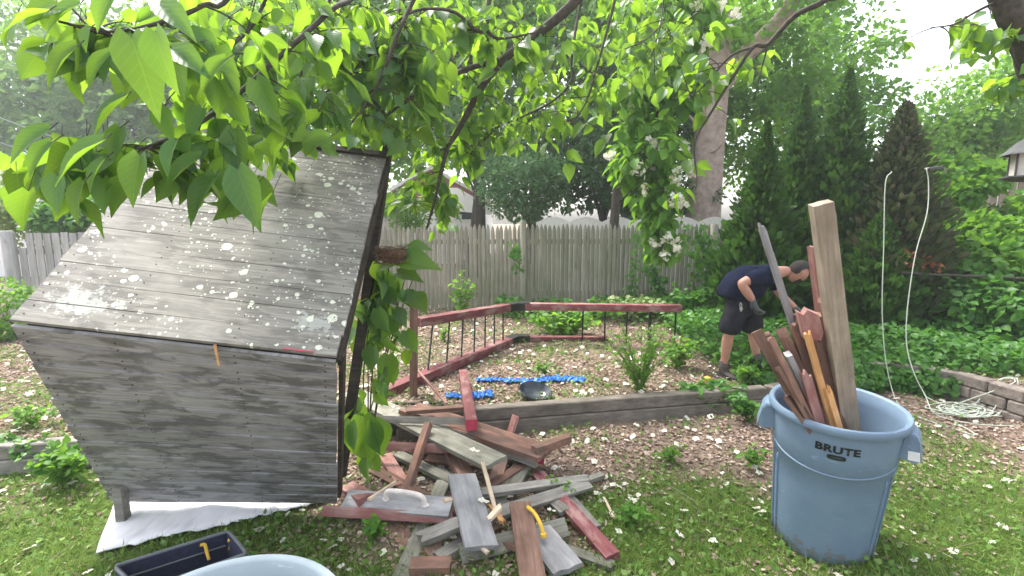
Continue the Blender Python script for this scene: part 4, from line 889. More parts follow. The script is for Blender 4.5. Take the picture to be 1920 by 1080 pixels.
shN, elN, wrN = P(1434, 516, -.10), P(1389, 531, -.14), P(1413, 566, -.16); shF, elF, wrF = P(1446, 518, .25), P(1462, 552, .20), P(1494, 580, .12)
def lp(a, b_, t_): return a.lerp(b_, t_)
head_dir = (P(1512, 520, .06)-P(1484, 500, .08)).normalized()
skin('body', [
    [(pel, .115, .125), (lp(pel, chest, .5), .11, .13), (chest, .115, .15), (upch, .10, .14), (neck0, .060, .062), (lp(neck0, headc, .55), .062, .060)],
    [(pel, .12), (hipN, .085), (lp(hipN, knN, .5), .078), (knN, .056), (lp(knN, anN, .35), .056), (lp(knN, anN, .75), .040), (anN, .036)],
    [(pel, .12), (hipF, .085), (lp(hipF, knF, .5), .078), (knF, .056), (lp(knF, anF, .35), .056), (lp(knF, anF, .75), .040), (anF, .036)],
    [(upch, .1), (shN, .066), (lp(shN, elN, .5), .058), (elN, .052), (lp(elN, wrN, .35), .050), (wrN, .033)],
    [(upch, .1), (shF, .058), (lp(shF, elF, .5), .050), (elF, .042), (lp(elF, wrF, .35), .041), (wrF, .027)],
], SKIN, per)
# head: an ellipsoid with brow, nose, jaw, ears; hair and beard over it
def head_mesh():
    bm = bmesh.new(); bmesh.ops.create_icosphere(bm, subdivisions=4, radius=1)
    for v in bm.verts:
        x_, y_, z_ = v.co            # +x face, +z crown
        X = x_*.100; Y = y_*.078; Zz = z_*.118
        if z_ < 0: Y *= 1-.28*(-z_); X *= 1-.10*(-z_)
        if x_ > .3: X += .004*math.cos(z_*6)
        nose = math.exp(-((y_/.16)**2+((z_+.12)/.22)**2)); X += .026*nose*(x_ > 0)
        for s in (-1, 1): X -= .012*math.exp(-(((y_-s*.36)/.17)**2+((z_-.05)/.12)**2))*(x_ > 0)
        X += .006*math.exp(-((y_/.34)**2+((z_+.5)/.06)**2))*(x_ > 0); X += .010*math.exp(-((y_/.4)**2+((z_+.82)/.14)**2))*(x_ > 0)
        v.co = (X, Y, Zz)
    me = bpy.data.meshes.new('head'); bm.to_mesh(me); bm.free(); smooth(me); return me
fx = Vector((.74, .22, -.64)).normalized(); ly = Vector((0, 1, 0)); uz = fx.cross(ly).normalized(); ly = uz.cross(fx).normalized(); HM = Matrix((fx, ly, uz)).transposed().to_4x4(); HM.translation = headc
hm = head_mesh(); hm.transform(HM); hm.materials.append(SKIN); link('head', hm, per)
def cap(name, cond, grow, mat):
    me = head_mesh(); bm = bmesh.new(); bm.from_mesh(me); bmesh.ops.delete(bm, geom=[v for v in bm.verts if not cond(v.co)], context='VERTS')
    for v in bm.verts: v.co = v.co*grow+Vector((random.uniform(-1, 1), random.uniform(-1, 1), random.uniform(-1, 1)))*.0018
    bm.to_mesh(me); bm.free(); me.transform(HM); me.materials.append(mat); smooth(me); return link(name, me, per)
cap('hair', lambda c: (c.z > .050-.9*max(0, -c.x)*.9 and c.z > .030+.30*c.x) or (c.x < -.035 and c.z > -.055), 1.09, HAIR)
cap('beard', lambda c: c.z < -.035 and c.x > .005 and not (abs(c.z+.058) < .008 and c.x > .075 and abs(c.y) < .022), 1.06, HAIR)
for s in (-1, 1):
    mb = MB(); e = HM@Vector((-.008, s*.078, -.008)); mb.lathe([(.001, -.006), (.014, -.005), (.019, .002), (.013, .007), (.001, .004)], e, 14, (HM.to_3x3()@Matrix.Rotation(-s*PI/2, 3, 'X')), sx=.8, sy=1.35); mb.build('ear', SKIN, per, sm=True)
    mb = MB(); e = HM@Vector((.084, s*.028, .006)); mb.lathe([(.001, -.009), (.009, 0), (.001, .009)], e, 10); mb.build('eye', M_BLACK, per, sm=True)
# clothes: cloth tubes round the same skeleton
slv = lp(shN, elN, .80); slvF = lp(shF, elF, .8)
skin('shirt', [[(P(1376, 564, .07), .18, .18), (P(1378, 556, .07), .20, .20), (P(1384, 540, .07), .205, .20), (lp(pel, chest, .72)+Vector((0, 0, .02)), .215, .21), (chest+Vector((0, 0, .01)), .21, .215), (upch, .165, .20), (lp(upch, neck0, .62), .088, .095)],
    [(upch, .13), (shN, .094), (lp(shN, elN, .4), .086), (slv, .082)], [(upch, .12), (shF, .082), (lp(shF, elF, .4), .074), (slvF, .068)]], SHIRT, per)
skin('shorts', [[(P(1380, 540, .07), .155, .16), (P(1382, 552, .07), .185, .19), (P(1385, 568, .07), .190, .19)], [(P(1385, 568, .07), .15), (lp(hipN, knN, .25)+Vector((-.015, 0, 0)), .138, .14), (lp(hipN, knN, .7), .122), (lp(hipN, knN, 1.06), .112)],
    [(P(1385, 568, .07), .15), (lp(hipF, knF, .25), .138, .14), (lp(hipF, knF, .7), .122), (lp(hipF, knF, 1.03), .112)]], SHORT, per)
for (an, yaw) in ((anN, -.5), (anF, -.15)):
    fwd = Vector((math.cos(yaw-.7), math.sin(yaw-.7), 0)); g_ = gz(an.x, an.y); b0 = Vector((an.x, an.y, g_))
    s_ = skin('shoe', [[(b0-fwd*.055+Vector((0, 0, .045)), .046, .040), (b0+Vector((0, 0, .055)), .048, .046), (b0+fwd*.08+Vector((0, 0, .04)), .048, .036), (b0+fwd*.15+Vector((0, 0, .032)), .045, .028), (b0+fwd*.19+Vector((0, 0, .028)), .028, .02)], [(b0+Vector((0, 0, .055)), .05), (an+Vector((0, 0, -.03)), .050), (an+Vector((0, 0, .015)), .051)]], SHOE, per)
    mb = MB(); rt_ = Vector((-fwd.y, fwd.x, 0)); mb.prism([b0-fwd*.10+rt_*.03, b0-fwd*.10-rt_*.03, b0+fwd*.05-rt_*.042, b0+fwd*.17-rt_*.04, b0+fwd*.21, b0+fwd*.17+rt_*.045, b0+fwd*.05+rt_*.040], (0, 0, .022)); mb.build('sole', M_BLACK, s_, bevel=.003)
    MB().tube([an+Vector((0, 0, .0)), an+Vector((0, 0, .06))], .042, .040, seg=14).build('sock', SOCK, s_, sm=True, ang=50)
def glove(wr, d, palm_n, name='glove'):
    d = d.normalized(); n = (palm_n-d*palm_n.dot(d)).normalized(); s = d.cross(n); pc = wr+d*.055
    ch = [[(wr-d*.045, .034), (wr, .031, .030), (pc, .042, .022), (wr+d*.085, .043, .020)]]
    for k, (o_, L) in enumerate(((-.033, .062), (-.011, .072), (.011, .068), (.032, .052))):
        b0 = wr+d*.085; k0 = wr+d*.098+s*o_; k1 = k0+d*L*.45+n*.010; k2 = k1+d*L*.28+n*.020; k3 = k2+d*L*.12+n*.022
        ch.append([(b0, .03), (k0, .0125), (k1, .0115), (k2, .0105), (k3, .009)])
    t0 = wr+d*.03-s*.038; ch.append([(pc, .042), (t0, .016), (t0+d*.03-s*.018+n*.012, .0135), (t0+d*.055-s*.022+n*.022, .011)])
    return skin(name, ch, GLOVE, per)
glove(wrN, (P(1424, 590, -.16)-wrN), Vector((.6, .3, -.2))); glove(wrF, (P(1508, 592, .10)-wrF), Vector((0, -.2, -1)))
mb = MB(); q = P(1388, 571, -.16); mb.tube(catmull([q+Vector((0, 0, .02)), q+Vector((.012, -.006, 0)), q+Vector((.006, -.01, -.03)), q+Vector((-.006, -.006, -.01)), q+Vector((0, 0, .02))], 4), .0035, seg=6)
for k in range(3): mb.box(q+Vector((.004*k, -.012-.003*k, -.045)), (.012, .003, .038), Matrix.Rotation(.3*k-.3, 3, 'Y'))
mb.build('key_ring', plain('steel keys', (.45, .45, .42), .35, .8), per)

# ---------------------------------------------------------------- vegetation
def blob_pts(c, rad, n, shell=.55):
    d = rnd_dir(n); r = (shell**3+(1-shell**3)*R.uniform(0, 1, n))**(1/3.); return np.array(c)[None]+d*r[:, None]*np.array(rad)[None], d
def clusters(c, rad, k, rmin, rmax, shell=.45):
    p, d = blob_pts(c, rad, k, shell); return p, R.uniform(rmin, rmax, k), d
def crown_leaves(cents, rads, per_, leaf, droop=.35, flat=.7):
    pos = []; dr = []; nr = []
    for c, r in zip(cents, rads):
        n = max(6, int(per_*R.uniform(.7, 1.3))); d = rnd_dir(n, .25); q = c+d*(r*R.uniform(.35, 1.0, n)**.6)[:, None]*np.array([1, 1, flat])
        pos.append(q); o_ = d+rnd_dir(n)*.7; o_[:, 2] -= droop; dr.append(o_); z = rnd_dir(n, 1.1)*.8+d*.5; nr.append(z)
    return np.concatenate(pos), np.concatenate(dr), np.concatenate(nr)
def tree(name, label, base, crowns, mat, leaf=.12, per_=60, trunk_r=.12, bark=None, group=None, tmpl=None, rc=(.35, .7), dens=1., droop=.35, cat='tree', fork=None, limbs=7, width=1.2, trunkpts=None):
    """crowns: list of (centre, (rx,ry,rz), clusters)"""
    base = Vector(base); bark = bark or M_BARK; r = empty(name, base, label, cat, group); top = Vector(crowns[0][0])
    tp = trunkpts or [base+Vector((0, 0, -.2)), base.lerp(top, .35)+Vector((random.uniform(-.1, .1), 0, 0)), base.lerp(top, .7), top]
    mb = MB(); c_ = catmull(tp, 6); mb.tube(c_, trunk_r, seg=12, rfun=lambda f: trunk_r*(1.25-.25*min(1, f*6))*(1-.65*f)); mb.build('trunk', bark, r, sm=True)
    C = []; RR = []; mb = MB()
    for (c, rad, k) in crowns:
        p, q, d = clusters(c, rad, int(k), *rc); C.append(p); RR.append(q)
        for i in range(min(limbs, k)):
            s = c_[int(len(c_)*random.uniform(.45, .95))]; e = Vector(p[i]); m2 = s.lerp(e, .5)+Vector((0, 0, .12*(e-s).length)); mb.tube(catmull([s, m2, e], 5), trunk_r*.32, trunk_r*.06, seg=6)
    mb.build('limbs', bark, r, sm=True); C = np.concatenate(C); RR = np.concatenate(RR)
    p, d, n = crown_leaves(C, RR, per_*dens, leaf, droop); link('crown', scatter_mesh('crown', tmpl or SMALL, p, d, n, R.uniform(.7, 1.3, len(p))*leaf, width), r, mat)
    return r
def cr(px, py, rx, ry, dist, k, depth=None):  # a crown seen at this place and size, standing at its own distance
    c = D(px, py, dist); s = dist/ (FPX*.99); return (np.array(c), (rx*s, depth if depth else min(rx, ry)*s*.9+.3, ry*s), k)
L_FAR = leaf_mat('hazy green leaves', [(.06, .14, .035), (.085, .19, .045), (.12, .24, .06), (.07, .16, .045)], (.34, .56, .10), .48, .55)
L_MID = leaf_mat('mid green leaves', [(.05, .13, .022), (.075, .185, .03), (.11, .25, .04), (.065, .155, .025)], (.32, .62, .05), .48, .5)
L_BRT = leaf_mat('bright green leaves', [(.06, .16, .02), (.09, .22, .03), (.13, .28, .04), (.07, .17, .03)], (.34, .62, .05), .48, .5)
L_DRK = leaf_mat('dark evergreen leaves', [(.03, .08, .025), (.045, .11, .032), (.035, .09, .028), (.06, .135, .04)], (.12, .28, .05), .3, .6)
L_BLU = leaf_mat('bluish shrub leaves', [(.065, .14, .06), (.10, .20, .085), (.14, .25, .11), (.08, .17, .07)], (.26, .46, .14), .4, .55)
L_IVY = leaf_mat('ivy leaves', [(.04, .125, .022), (.065, .18, .03), (.10, .235, .045), (.045, .145, .025)], (.2, .46, .05), .36, .4)
L_ARB = leaf_mat('arborvitae sprays', [(.026, .075, .012), (.040, .105, .016), (.06, .14, .022), (.032, .085, .014)], (.13, .30, .03), .25, .65)
L_BRN = leaf_mat('half dead conifer sprays', [(.045, .07, .025), (.075, .07, .035), (.035, .07, .018), (.10, .08, .05), (.035, .075, .016), (.03, .065, .015)], (.12, .14, .04), .2, .7)
L_VAR = leaf_mat('variegated leaves', [(.10, .20, .05), (.30, .36, .16), (.16, .28, .07), (.40, .44, .24)], (.3, .45, .12), .35, .5)
L_NEAR = leaf_mat('catalpa leaves', [(.022, .075, .024), (.035, .11, .03), (.055, .15, .04), (.04, .125, .045), (.07, .175, .045)], (.46, .76, .03), .46, .42, True, .45)
BLOSS2 = BLOSSOM

# far trees, left to right
FT = 'tall leafy trees beyond the fences'
def gb(px, dist): q = D(px, 450, dist); return (q.x, dist, gz(q.x, dist))
tree('tree', 'pale hazy tree at the far left edge behind the catalpa leaves', gb(20, 24), [cr(20, 170, 230, 150, 24, 110), cr(-20, 320, 180, 80, 23, 40)], L_FAR, .30, 95, .3, group=FT, rc=(.8, 1.7))
tree('tree', 'hazy rounded tree behind the wires, second from the far left', gb(250, 22), [cr(230, 240, 210, 120, 22, 110), cr(330, 120, 180, 130, 23, 80)], L_FAR, .28, 95, .3, group=FT, rc=(.8, 1.6))
tree('tree', 'tree showing between the leaf clusters above the tipped roof', gb(520, 20), [cr(540, 170, 210, 150, 20, 100), cr(480, 330, 170, 80, 19, 40)], L_FAR, .25, 90, .28, group=FT, rc=(.7, 1.4))
tree('tree', 'mid green tree rising behind the white neighbour house', gb(790, 24), [cr(770, 200, 190, 140, 24, 120)], L_MID, .28, 90, .3, group=FT, rc=(.7, 1.5))
tree('tree', 'bluish green tree filling the view between the white house and the tall trunk', gb(1010, 17), [cr(1000, 130, 200, 160, 17, 130), cr(960, 290, 120, 70, 16.5, 25)], L_BLU, .17, 85, .26, group=FT, rc=(.5, 1.1))
tree('tree', 'green tree directly behind the tall pale trunk', gb(1260, 15), [cr(1230, 90, 180, 150, 15, 80), cr(1240, 270, 150, 110, 14.5, 45)], L_MID, .15, 85, .22, group=FT, rc=(.45, 1.0))
tree('tree', 'leafy tree rising behind the row of conifers up to the patch of sky', gb(1520, 15), [cr(1490, 90, 135, 150, 15, 85), cr(1570, 270, 110, 100, 14, 50), cr(1400, 230, 90, 130, 14, 35)], L_MID, .15, 85, .22, group=FT, rc=(.4, .95))
tree('tree', 'bright tree on the right beyond the bird feeder', gb(1850, 13), [cr(1870, 200, 110, 100, 13, 60), cr(1790, 290, 90, 60, 12.5, 25), cr(1990, 200, 100, 120, 13, 25)], L_BRT, .14, 85, .18, group=FT, rc=(.35, .8))
tree('tree', 'tall sunlit tree closing the sky above the middle of the yard', gb(900, 13), [cr(900, 20, 330, 90, 13, 150), cr(640, 60, 160, 100, 13.5, 60)], L_BRT, .14, 95, .2, group=FT, rc=(.4, .85), limbs=10)
tree('tree', 'tall sunlit tree left of the flowering bough', gb(1180, 13), [cr(1180, 90, 150, 120, 13, 90)], L_BRT, .14, 95, .2, group=FT, rc=(.4, .8), limbs=8)
# evergreens and shrubs behind the picket fence
SH = 'shrubs behind the picket fence'
tree('evergreen_tree', 'dark drooping evergreen behind the middle of the picket fence', gb(1120, 11.5), [cr(1140, 310, 110, 95, 11.5, 60), cr(1190, 200, 100, 90, 11.5, 40)], L_DRK, .12, 95, .14, group=None, rc=(.3, .65), tmpl=SPRAY, width=1.6)
tree('shrub', 'rounded blue-green shrub right of the white awning', gb(1000, 10.8), [cr(985, 345, 80, 62, 10.8, 60)], L_BLU, .085, 110, .06, rc=(.2, .42), cat='shrub')
tree('shrub', 'dark shrub below the tall pale trunk behind the white fence', gb(1230, 10.6), [cr(1240, 370, 95, 45, 10.6, 40)], L_DRK, .09, 95, .05, rc=(.2, .4), cat='shrub')
tree('tree', 'dark tree crown above the shrub and the white awning', gb(870, 13), [cr(910, 235, 110, 75, 13, 50)], L_BLU, .12, 90, .12, rc=(.3, .7), group=FT)
# tall pale trunk
tk = D(1318, 400, 10.6); tb_ = Vector((tk.x-.05, 10.6, 0)); tt = empty('tall_tree', tb_, 'tall tree with thick pale pinkish trunk and two stems standing behind the white fence', 'tree')
c_ = catmull([tb_-Vector((0, 0, .2)), D(1318, 400, 10.6), D(1330, 260, 10.6), D(1344, 130, 10.6), D(1352, 0, 10.7), D(1350, -200, 11)], 8); r0 = 36/FPX*10.6*.98
MB().tube(c_, r0, seg=20, rfun=lambda f: r0*(1.3-.3*min(1, f*5))*(1-.62*f)).build('trunk', M_BARKL, tt, sm=True)
MB().tube(catmull([D(1346, 150, 10.6), D(1400, 100, 10.6), D(1465, 35, 10.5), D(1500, -40, 10.4), D(1520, -200, 10.4)], 8), .21, .12, seg=14).build('limb', M_BARKL, tt, sm=True)
for (a, b2, c3) in (((1322, 290), (1345, 280), (1360, 262)), ((1312, 240), (1280, 200), (1262, 150)), ((1338, 190), (1380, 150), (1400, 100))):
    MB().tube(catmull([D(*a, 10.4), D(*b2, 10.2), D(*c3, 10.1)], 5), .035, .012, seg=8).build('branch_stub', M_BARKL, tt, sm=True)
p, q, d = clusters(D(1400, -60, 10.6), (3.2, 1.8, 1.6), 70, .35, .8); p2, q2, d2 = clusters(D(1430, 130, 11.4), (1.5, .6, 1.2), 34, .25, .6)
p, d, n = crown_leaves(np.concatenate([p, p2]), np.concatenate([q, q2]), 90, .13); link('crown', scatter_mesh('crown', SMALL, p, d, n, R.uniform(.09, .16, len(p)), 1.3), tt, L_MID)

# row of conical arborvitaes
def conifer(label, px, ytop, dist, wpx, mat, ybase=640, n=5200, ragged=.12, taper=.75, group='row of conical arborvitaes'):
    top = D(px, ytop, dist); bx, by = top.x, dist; g_ = gz(bx, by); hgt = top.z-g_; rad = wpx/2/FPX*dist
    r = empty('arborvitae', (bx, by, g_), label, 'conifer', group)
    MB().tube([(bx, by, g_-.1), (bx, by, g_+hgt*.5), (bx, by, g_+hgt*.96)], .07, .01, seg=8).build('trunk', M_BARK, r, sm=True)
    h = R.uniform(0, 1, n)**1.15; a = R.uniform(0, 2*PI, n); lump = 1+.16*np.sin(a*5+h*23)+.11*np.sin(a*3-h*41)+.09*np.sin(a*9+h*70); env = np.clip((1-h)/.66, 0, 1)**(taper+.35)*np.clip(h*7+.55, 0, 1)
    rr_ = rad*env*lump*R.uniform(.62, 1.06, n); pos = np.stack([bx+rr_*np.cos(a), by+rr_*np.sin(a), g_+.05+h*hgt*.97], -1)
    out = np.stack([np.cos(a), np.sin(a), R.uniform(.5, 1.5, n)], -1)+rnd_dir(n)*.4; nr = np.stack([np.cos(a), np.sin(a), 0*a+.2], -1)+rnd_dir(n)*.9
    link('crown', scatter_mesh('crown', SPRAY, pos, out, nr, R.uniform(.08, .19, n)*(.3+.7*(1-h)), R.uniform(1.1, 1.8, n)), r, mat)
    # dense inner core so the sky does not show through
    k = n//2; h = R.uniform(0, 1, k); a = R.uniform(0, 2*PI, k); rr_ = rad*np.clip((1-h)/.66, 0, 1)**(taper+.25)*np.clip(h*7+.55, 0, 1)*R.uniform(.2, .6, k); core_s = .24*(1-h)+.05; pos = np.stack([bx+rr_*np.cos(a), by+rr_*np.sin(a), g_+h*hgt*.95], -1)
    link('inner_branches', scatter_mesh('inner_branches', SPRAY, pos, np.stack([np.cos(a), np.sin(a), 0*a+.6], -1), rnd_dir(k), core_s, 1.8), r, mat)
    return r
conifer('shortest dark arborvitae, leftmost of the conifer row behind the bending man', 1440, 222, 6.6, 128, L_ARB)
conifer('second arborvitae in the conifer row, directly behind the leaning grey stick', 1512, 152, 7.0, 130, L_ARB)
conifer('tallest and widest dark arborvitae, behind the tall tan post', 1596, 118, 6.8, 152, L_ARB, n=7000)
conifer('brown half-dead arborvitae at the right end of the conifer row, behind the hanging rope', 1702, 186, 6.3, 170, L_BRN, n=5200, taper=.45)
conifer('low green arborvitae filling the gap behind the trash can', 1655, 400, 6.0, 130, L_ARB, n=4200, taper=.5)
# copper-coloured dead leaves
q = D(1722, 495, 5.75); p, dd, n = crown_leaves(np.array([[q.x-.2, q.y, q.z+.05], [q.x, q.y, q.z], [q.x+.16, q.y, q.z-.04]]), [.14, .13, .11], 45, .06); o = link('dead_leaf_foliage', scatter_mesh('dead_leaf_foliage', SMALL, p, dd, n, .06, 1.2), None, island_mat('copper leaves', [(.34, .12, .05), (.26, .09, .05), (.42, .19, .08)], .7, .2)); origin_to(o, q); tag(o, 'clump of copper-brown dead leaves caught on the brown conifer', 'dead leaves')

# bushes on the right
RB = 'leafy bushes along the right side'
tree('bush', 'bright yellow-green bush below the blue-roofed house', gb(1800, 7.5), [cr(1800, 345, 60, 50, 7.5, 30), cr(1765, 430, 50, 60, 7.2, 30)], L_BRT, .085, 80, .03, group=None, rc=(.15, .34), cat='bush', tmpl=MIDLEAF)
tree('bush', 'large mid green bush crossed by the thin pole', gb(1850, 6.3), [cr(1850, 500, 100, 90, 6.3, 70), cr(1960, 470, 90, 120, 6.3, 30)], L_BRT, .085, 85, .03, rc=(.15, .34), cat='bush', tmpl=MIDLEAF)
tree('bush', 'dark leafy bush low at the right edge above the block wall', gb(1880, 5.4), [cr(1890, 590, 90, 55, 5.4, 50), cr(1790, 570, 70, 60, 5.9, 35)], L_IVY, .075, 85, .025, rc=(.12, .28), cat='bush', tmpl=MIDLEAF)
# bushes left
tree('bush', 'pale sunlit bush behind the grey board fence, far left', gb(70, 9), [cr(70, 385, 120, 62, 9, 70)], L_VAR, .085, 90, .03, rc=(.2, .4), cat='bush')
tree('bush', 'dark leaved bush growing over the grey board fence', gb(130, 8.3), [cr(140, 405, 70, 32, 8.3, 40)], L_IVY, .08, 85, .03, rc=(.15, .3), cat='bush', tmpl=MIDLEAF)
tree('bush', 'bright green weeds clump at the foot of the grey board fence', gb(10, 6.3), [cr(5, 590, 40, 50, 6.2, 26)], L_BRT, .06, 70, .015, rc=(.1, .22), cat='bush')
tree('bush', 'leafy bush between the garden shed and the white house', gb(765, 11.5), [cr(760, 400, 38, 40, 11.5, 30)], L_BRT, .07, 80, .03, rc=(.12, .3), cat='bush')

# leafy plants in the bed
def plant(label, px, py, wpx, hpx, mat, n, leaf, name='leafy_plant', tmpl=MIDLEAF, cat='plant', group=None, stems=9):
    b0 = G(px, py); s = b0.y/FPX; r = empty(name, b0, label, cat, group); mb = MB(); pos = []; dr = []
    for k in range(stems):
        e = b0+Vector((random.uniform(-.5, .5)*wpx*s, random.uniform(-.4, .4)*wpx*s*.7, random.uniform(.55, 1)*hpx*s)); m2 = b0.lerp(e, .5)+Vector((0, 0, .06)); c = catmull([b0, m2, e], 6); mb.tube(c, .004, .0015, seg=5)
        for _ in range(int(n/stems)):
            f = random.uniform(.15, 1.0); q = c[int(f*(len(c)-1))]; j = rnd_dir(1)[0]*leaf*.9; pos.append(np.array(q)+j); v = rnd_dir(1)[0]; v[2] = v[2]*.4+.1; dr.append(v)
    mb.build('stem', WEED, r); nn = len(pos); link('foliage', scatter_mesh('foliage', tmpl, np.array(pos), np.array(dr), rnd_dir(nn, 1.8), R.uniform(.6, 1.25, nn)*leaf, 1.2), r, mat); return r
plant('tall feathery green weed clump in the raised bed in front of the railing', 1200, 735, 150, 145, L_BRT, 620, .042, stems=44, tmpl=SMALL)
plant('low light green plants beside the feathery weed clump', 1270, 690, 110, 55, L_BRT, 260, .05, stems=14)
plant('green plants around the man in shorts at his feet', 1398, 722, 60, 36, L_BRT, 150, .045, stems=12)
plant('green weeds spilling over the landscape timber left of the blue trash can', 1330, 768, 130, 50, L_IVY, 420, .06, stems=18)
plant('weeds hanging in front of the timber by the can handle', 1400, 790, 60, 50, L_IVY, 170, .05, stems=9)
plant('variegated yellow-green plant clump behind the railing against the fence', 1195, 600, 130, 42, L_VAR, 420, .08, stems=16)
plant('green leafy plants behind the bent corner of the railing', 1060, 630, 130, 50, L_BRT, 420, .08, stems=16)
plant('dark ivy mound at the right end of the picket fence', 1300, 600, 110, 60, L_IVY, 460, .09, stems=16)
plant('young vine climbing the picket fence behind the railing left half', 868, 600, 50, 95, L_BRT, 150, .075, stems=6)
plant('bright green weeds in front of the pale timbers, beside the tipped roof', 128, 905, 110, 75, L_BRT, 420, .045, stems=20)
plant('green weeds on the pale timbers at the left edge', 45, 880, 110, 70, L_IVY, 300, .045, stems=14)
plant('small fern-like weeds on the soil at the left edge', 60, 800, 90, 30, L_BRT, 120, .04, stems=8)
for i_, (px, py, w_, h_, lb) in enumerate(((1050, 935, 70, 25, 'small green weed tuft right of the grey rails'), (1180, 985, 80, 28, 'weed tuft in the grass between pile and blue trash can'), (1255, 870, 90, 26, 'weed tuft on the litter before the timber'),
        (830, 640, 60, 26, 'green sprig under the sloping half of the railing'), (1020, 705, 50, 20, 'small green sprig behind the blue tarp strip'), (1420, 880, 60, 36, 'grassy tuft against the left side of the blue trash can'), (700, 1010, 60, 24, 'weed tuft between the pile and the pale trash can'))):
    plant(lb, px, py, w_, h_, L_BRT, 90, .032, 'weed_tuft', cat='weed', group='weed tufts around the yard', stems=9)
# ivy ground cover on the right bed and under the conifers
n = 30000; x = R.uniform(2.2, 8.5, n); y = R.uniform(4.2, 7.4, n); k = (y > front(x)+.14) & (np.hypot(x-1.95, y-4.7) > .3) & (R.uniform(0, 1, n) < np.clip(.75+.4*wnoise(x, y, 1.4, 2), .2, 1)); x, y = x[k], y[k]; n = len(x)
hh = R.uniform(.02, .24, n)*np.clip((y-front(x))*1.6, .25, 1)
d = rnd_dir(n); d[:, 2] = d[:, 2]*.3-.1; d[:, 1] -= .3
tag(link('ivy_ground_cover', scatter_mesh('ivy', MIDLEAF, onground(x, y)+np.stack([0*x, 0*x, hh], -1), d, rnd_dir(n, 2.0), R.uniform(.04, .085, n), 1.25), None, L_IVY), 'dark green ivy spreading over the raised bed under the conifers', 'ivy', kind='stuff')
n = 6500; x = R.uniform(-1.6, 3.6, n); y = 8.3-np.abs(R.normal(0, .55, n)); k = (wnoise(x, y, 1.3, 6)+(x*.25) > .05) & (y < 7.95); x, y = x[k], y[k]; n = len(x); d = rnd_dir(n); d[:, 2] = d[:, 2]*.3
tag(link('fence_ivy_cover', scatter_mesh('ivy', MIDLEAF, onground(x, y)+np.stack([0*x, 0*x, R.uniform(.02, .28, n)], -1), d, rnd_dir(n, 1.6), R.uniform(.05, .10, n), 1.25), None, L_IVY), 'leafy ground cover at the foot of the picket fence', 'ground cover', kind='stuff')
n = 4200; x = R.uniform(2.35, 4.22, n); y = front(x)+R.uniform(-.2, .25, n); hz_ = np.interp(x, [2.4, 3.6], [.17, .34])*R.uniform(0, 1, n)**.6*np.clip(1-(front(x)-y)*2.5, .1, 1); k = (R.uniform(0, 1, n) < np.interp(x, [3.9, 4.22], [1, .15])); x, y, hz_ = x[k], y[k], hz_[k]; n = len(x); d = rnd_dir(n); d[:, 2] -= .5; d[:, 1] -= .6
tag(link('ivy_over_edge', scatter_mesh('ivy', MIDLEAF, np.stack([x, y, np.maximum(hz_, ground_h(x, y)+.02)], -1), d, rnd_dir(n, 1.2)+np.array([0, -.8, 0]), R.uniform(.04, .075, n), 1.25), None, L_IVY), 'ivy spilling over the edge of the raised bed behind the blue trash can', 'ivy', kind='stuff')
def vine(label, pts, spread, n, leaf, mat=L_IVY, name='climbing_ivy', dist=7.93):
    c = catmull([D(px, py, dist) for px, py in pts], 8); r = empty(name, c[0], label, 'vine'); MB().tube(c, .006, .003, seg=5).build('stem', M_BARK, r); pos = np.array([np.array(random.choice(c))+R.normal(size=3)*np.array([spread, .025, spread]) for _ in range(n)])
    pos[:, 1] = np.minimum(pos[:, 1], dist+.03); d = rnd_dir(n); d[:, 2] -= .6; d[:, 1] *= .3; nr = rnd_dir(n)*.5+np.array([0, -1, .4]); link('foliage', scatter_mesh('foliage', MIDLEAF, pos, d, nr, R.uniform(.6, 1.2, n)*leaf, 1.2), r, mat)
vine('ivy patch beside the middle post of the picket fence', [(975, 505), (968, 480), (960, 462)], .05, 60, .06)
vine('ivy trailing diagonally up the right half of the picket fence', [(1150, 600), (1180, 560), (1190, 500), (1200, 440)], .07, 190, .06)
vine('ivy climbing near the right end of the picket fence', [(1220, 600), (1235, 540), (1225, 500)], .09, 170, .08)
vine('thick dark ivy over the right end of the picket fence', [(1330, 600), (1325, 520), (1318, 440)], .15, 420, .08)

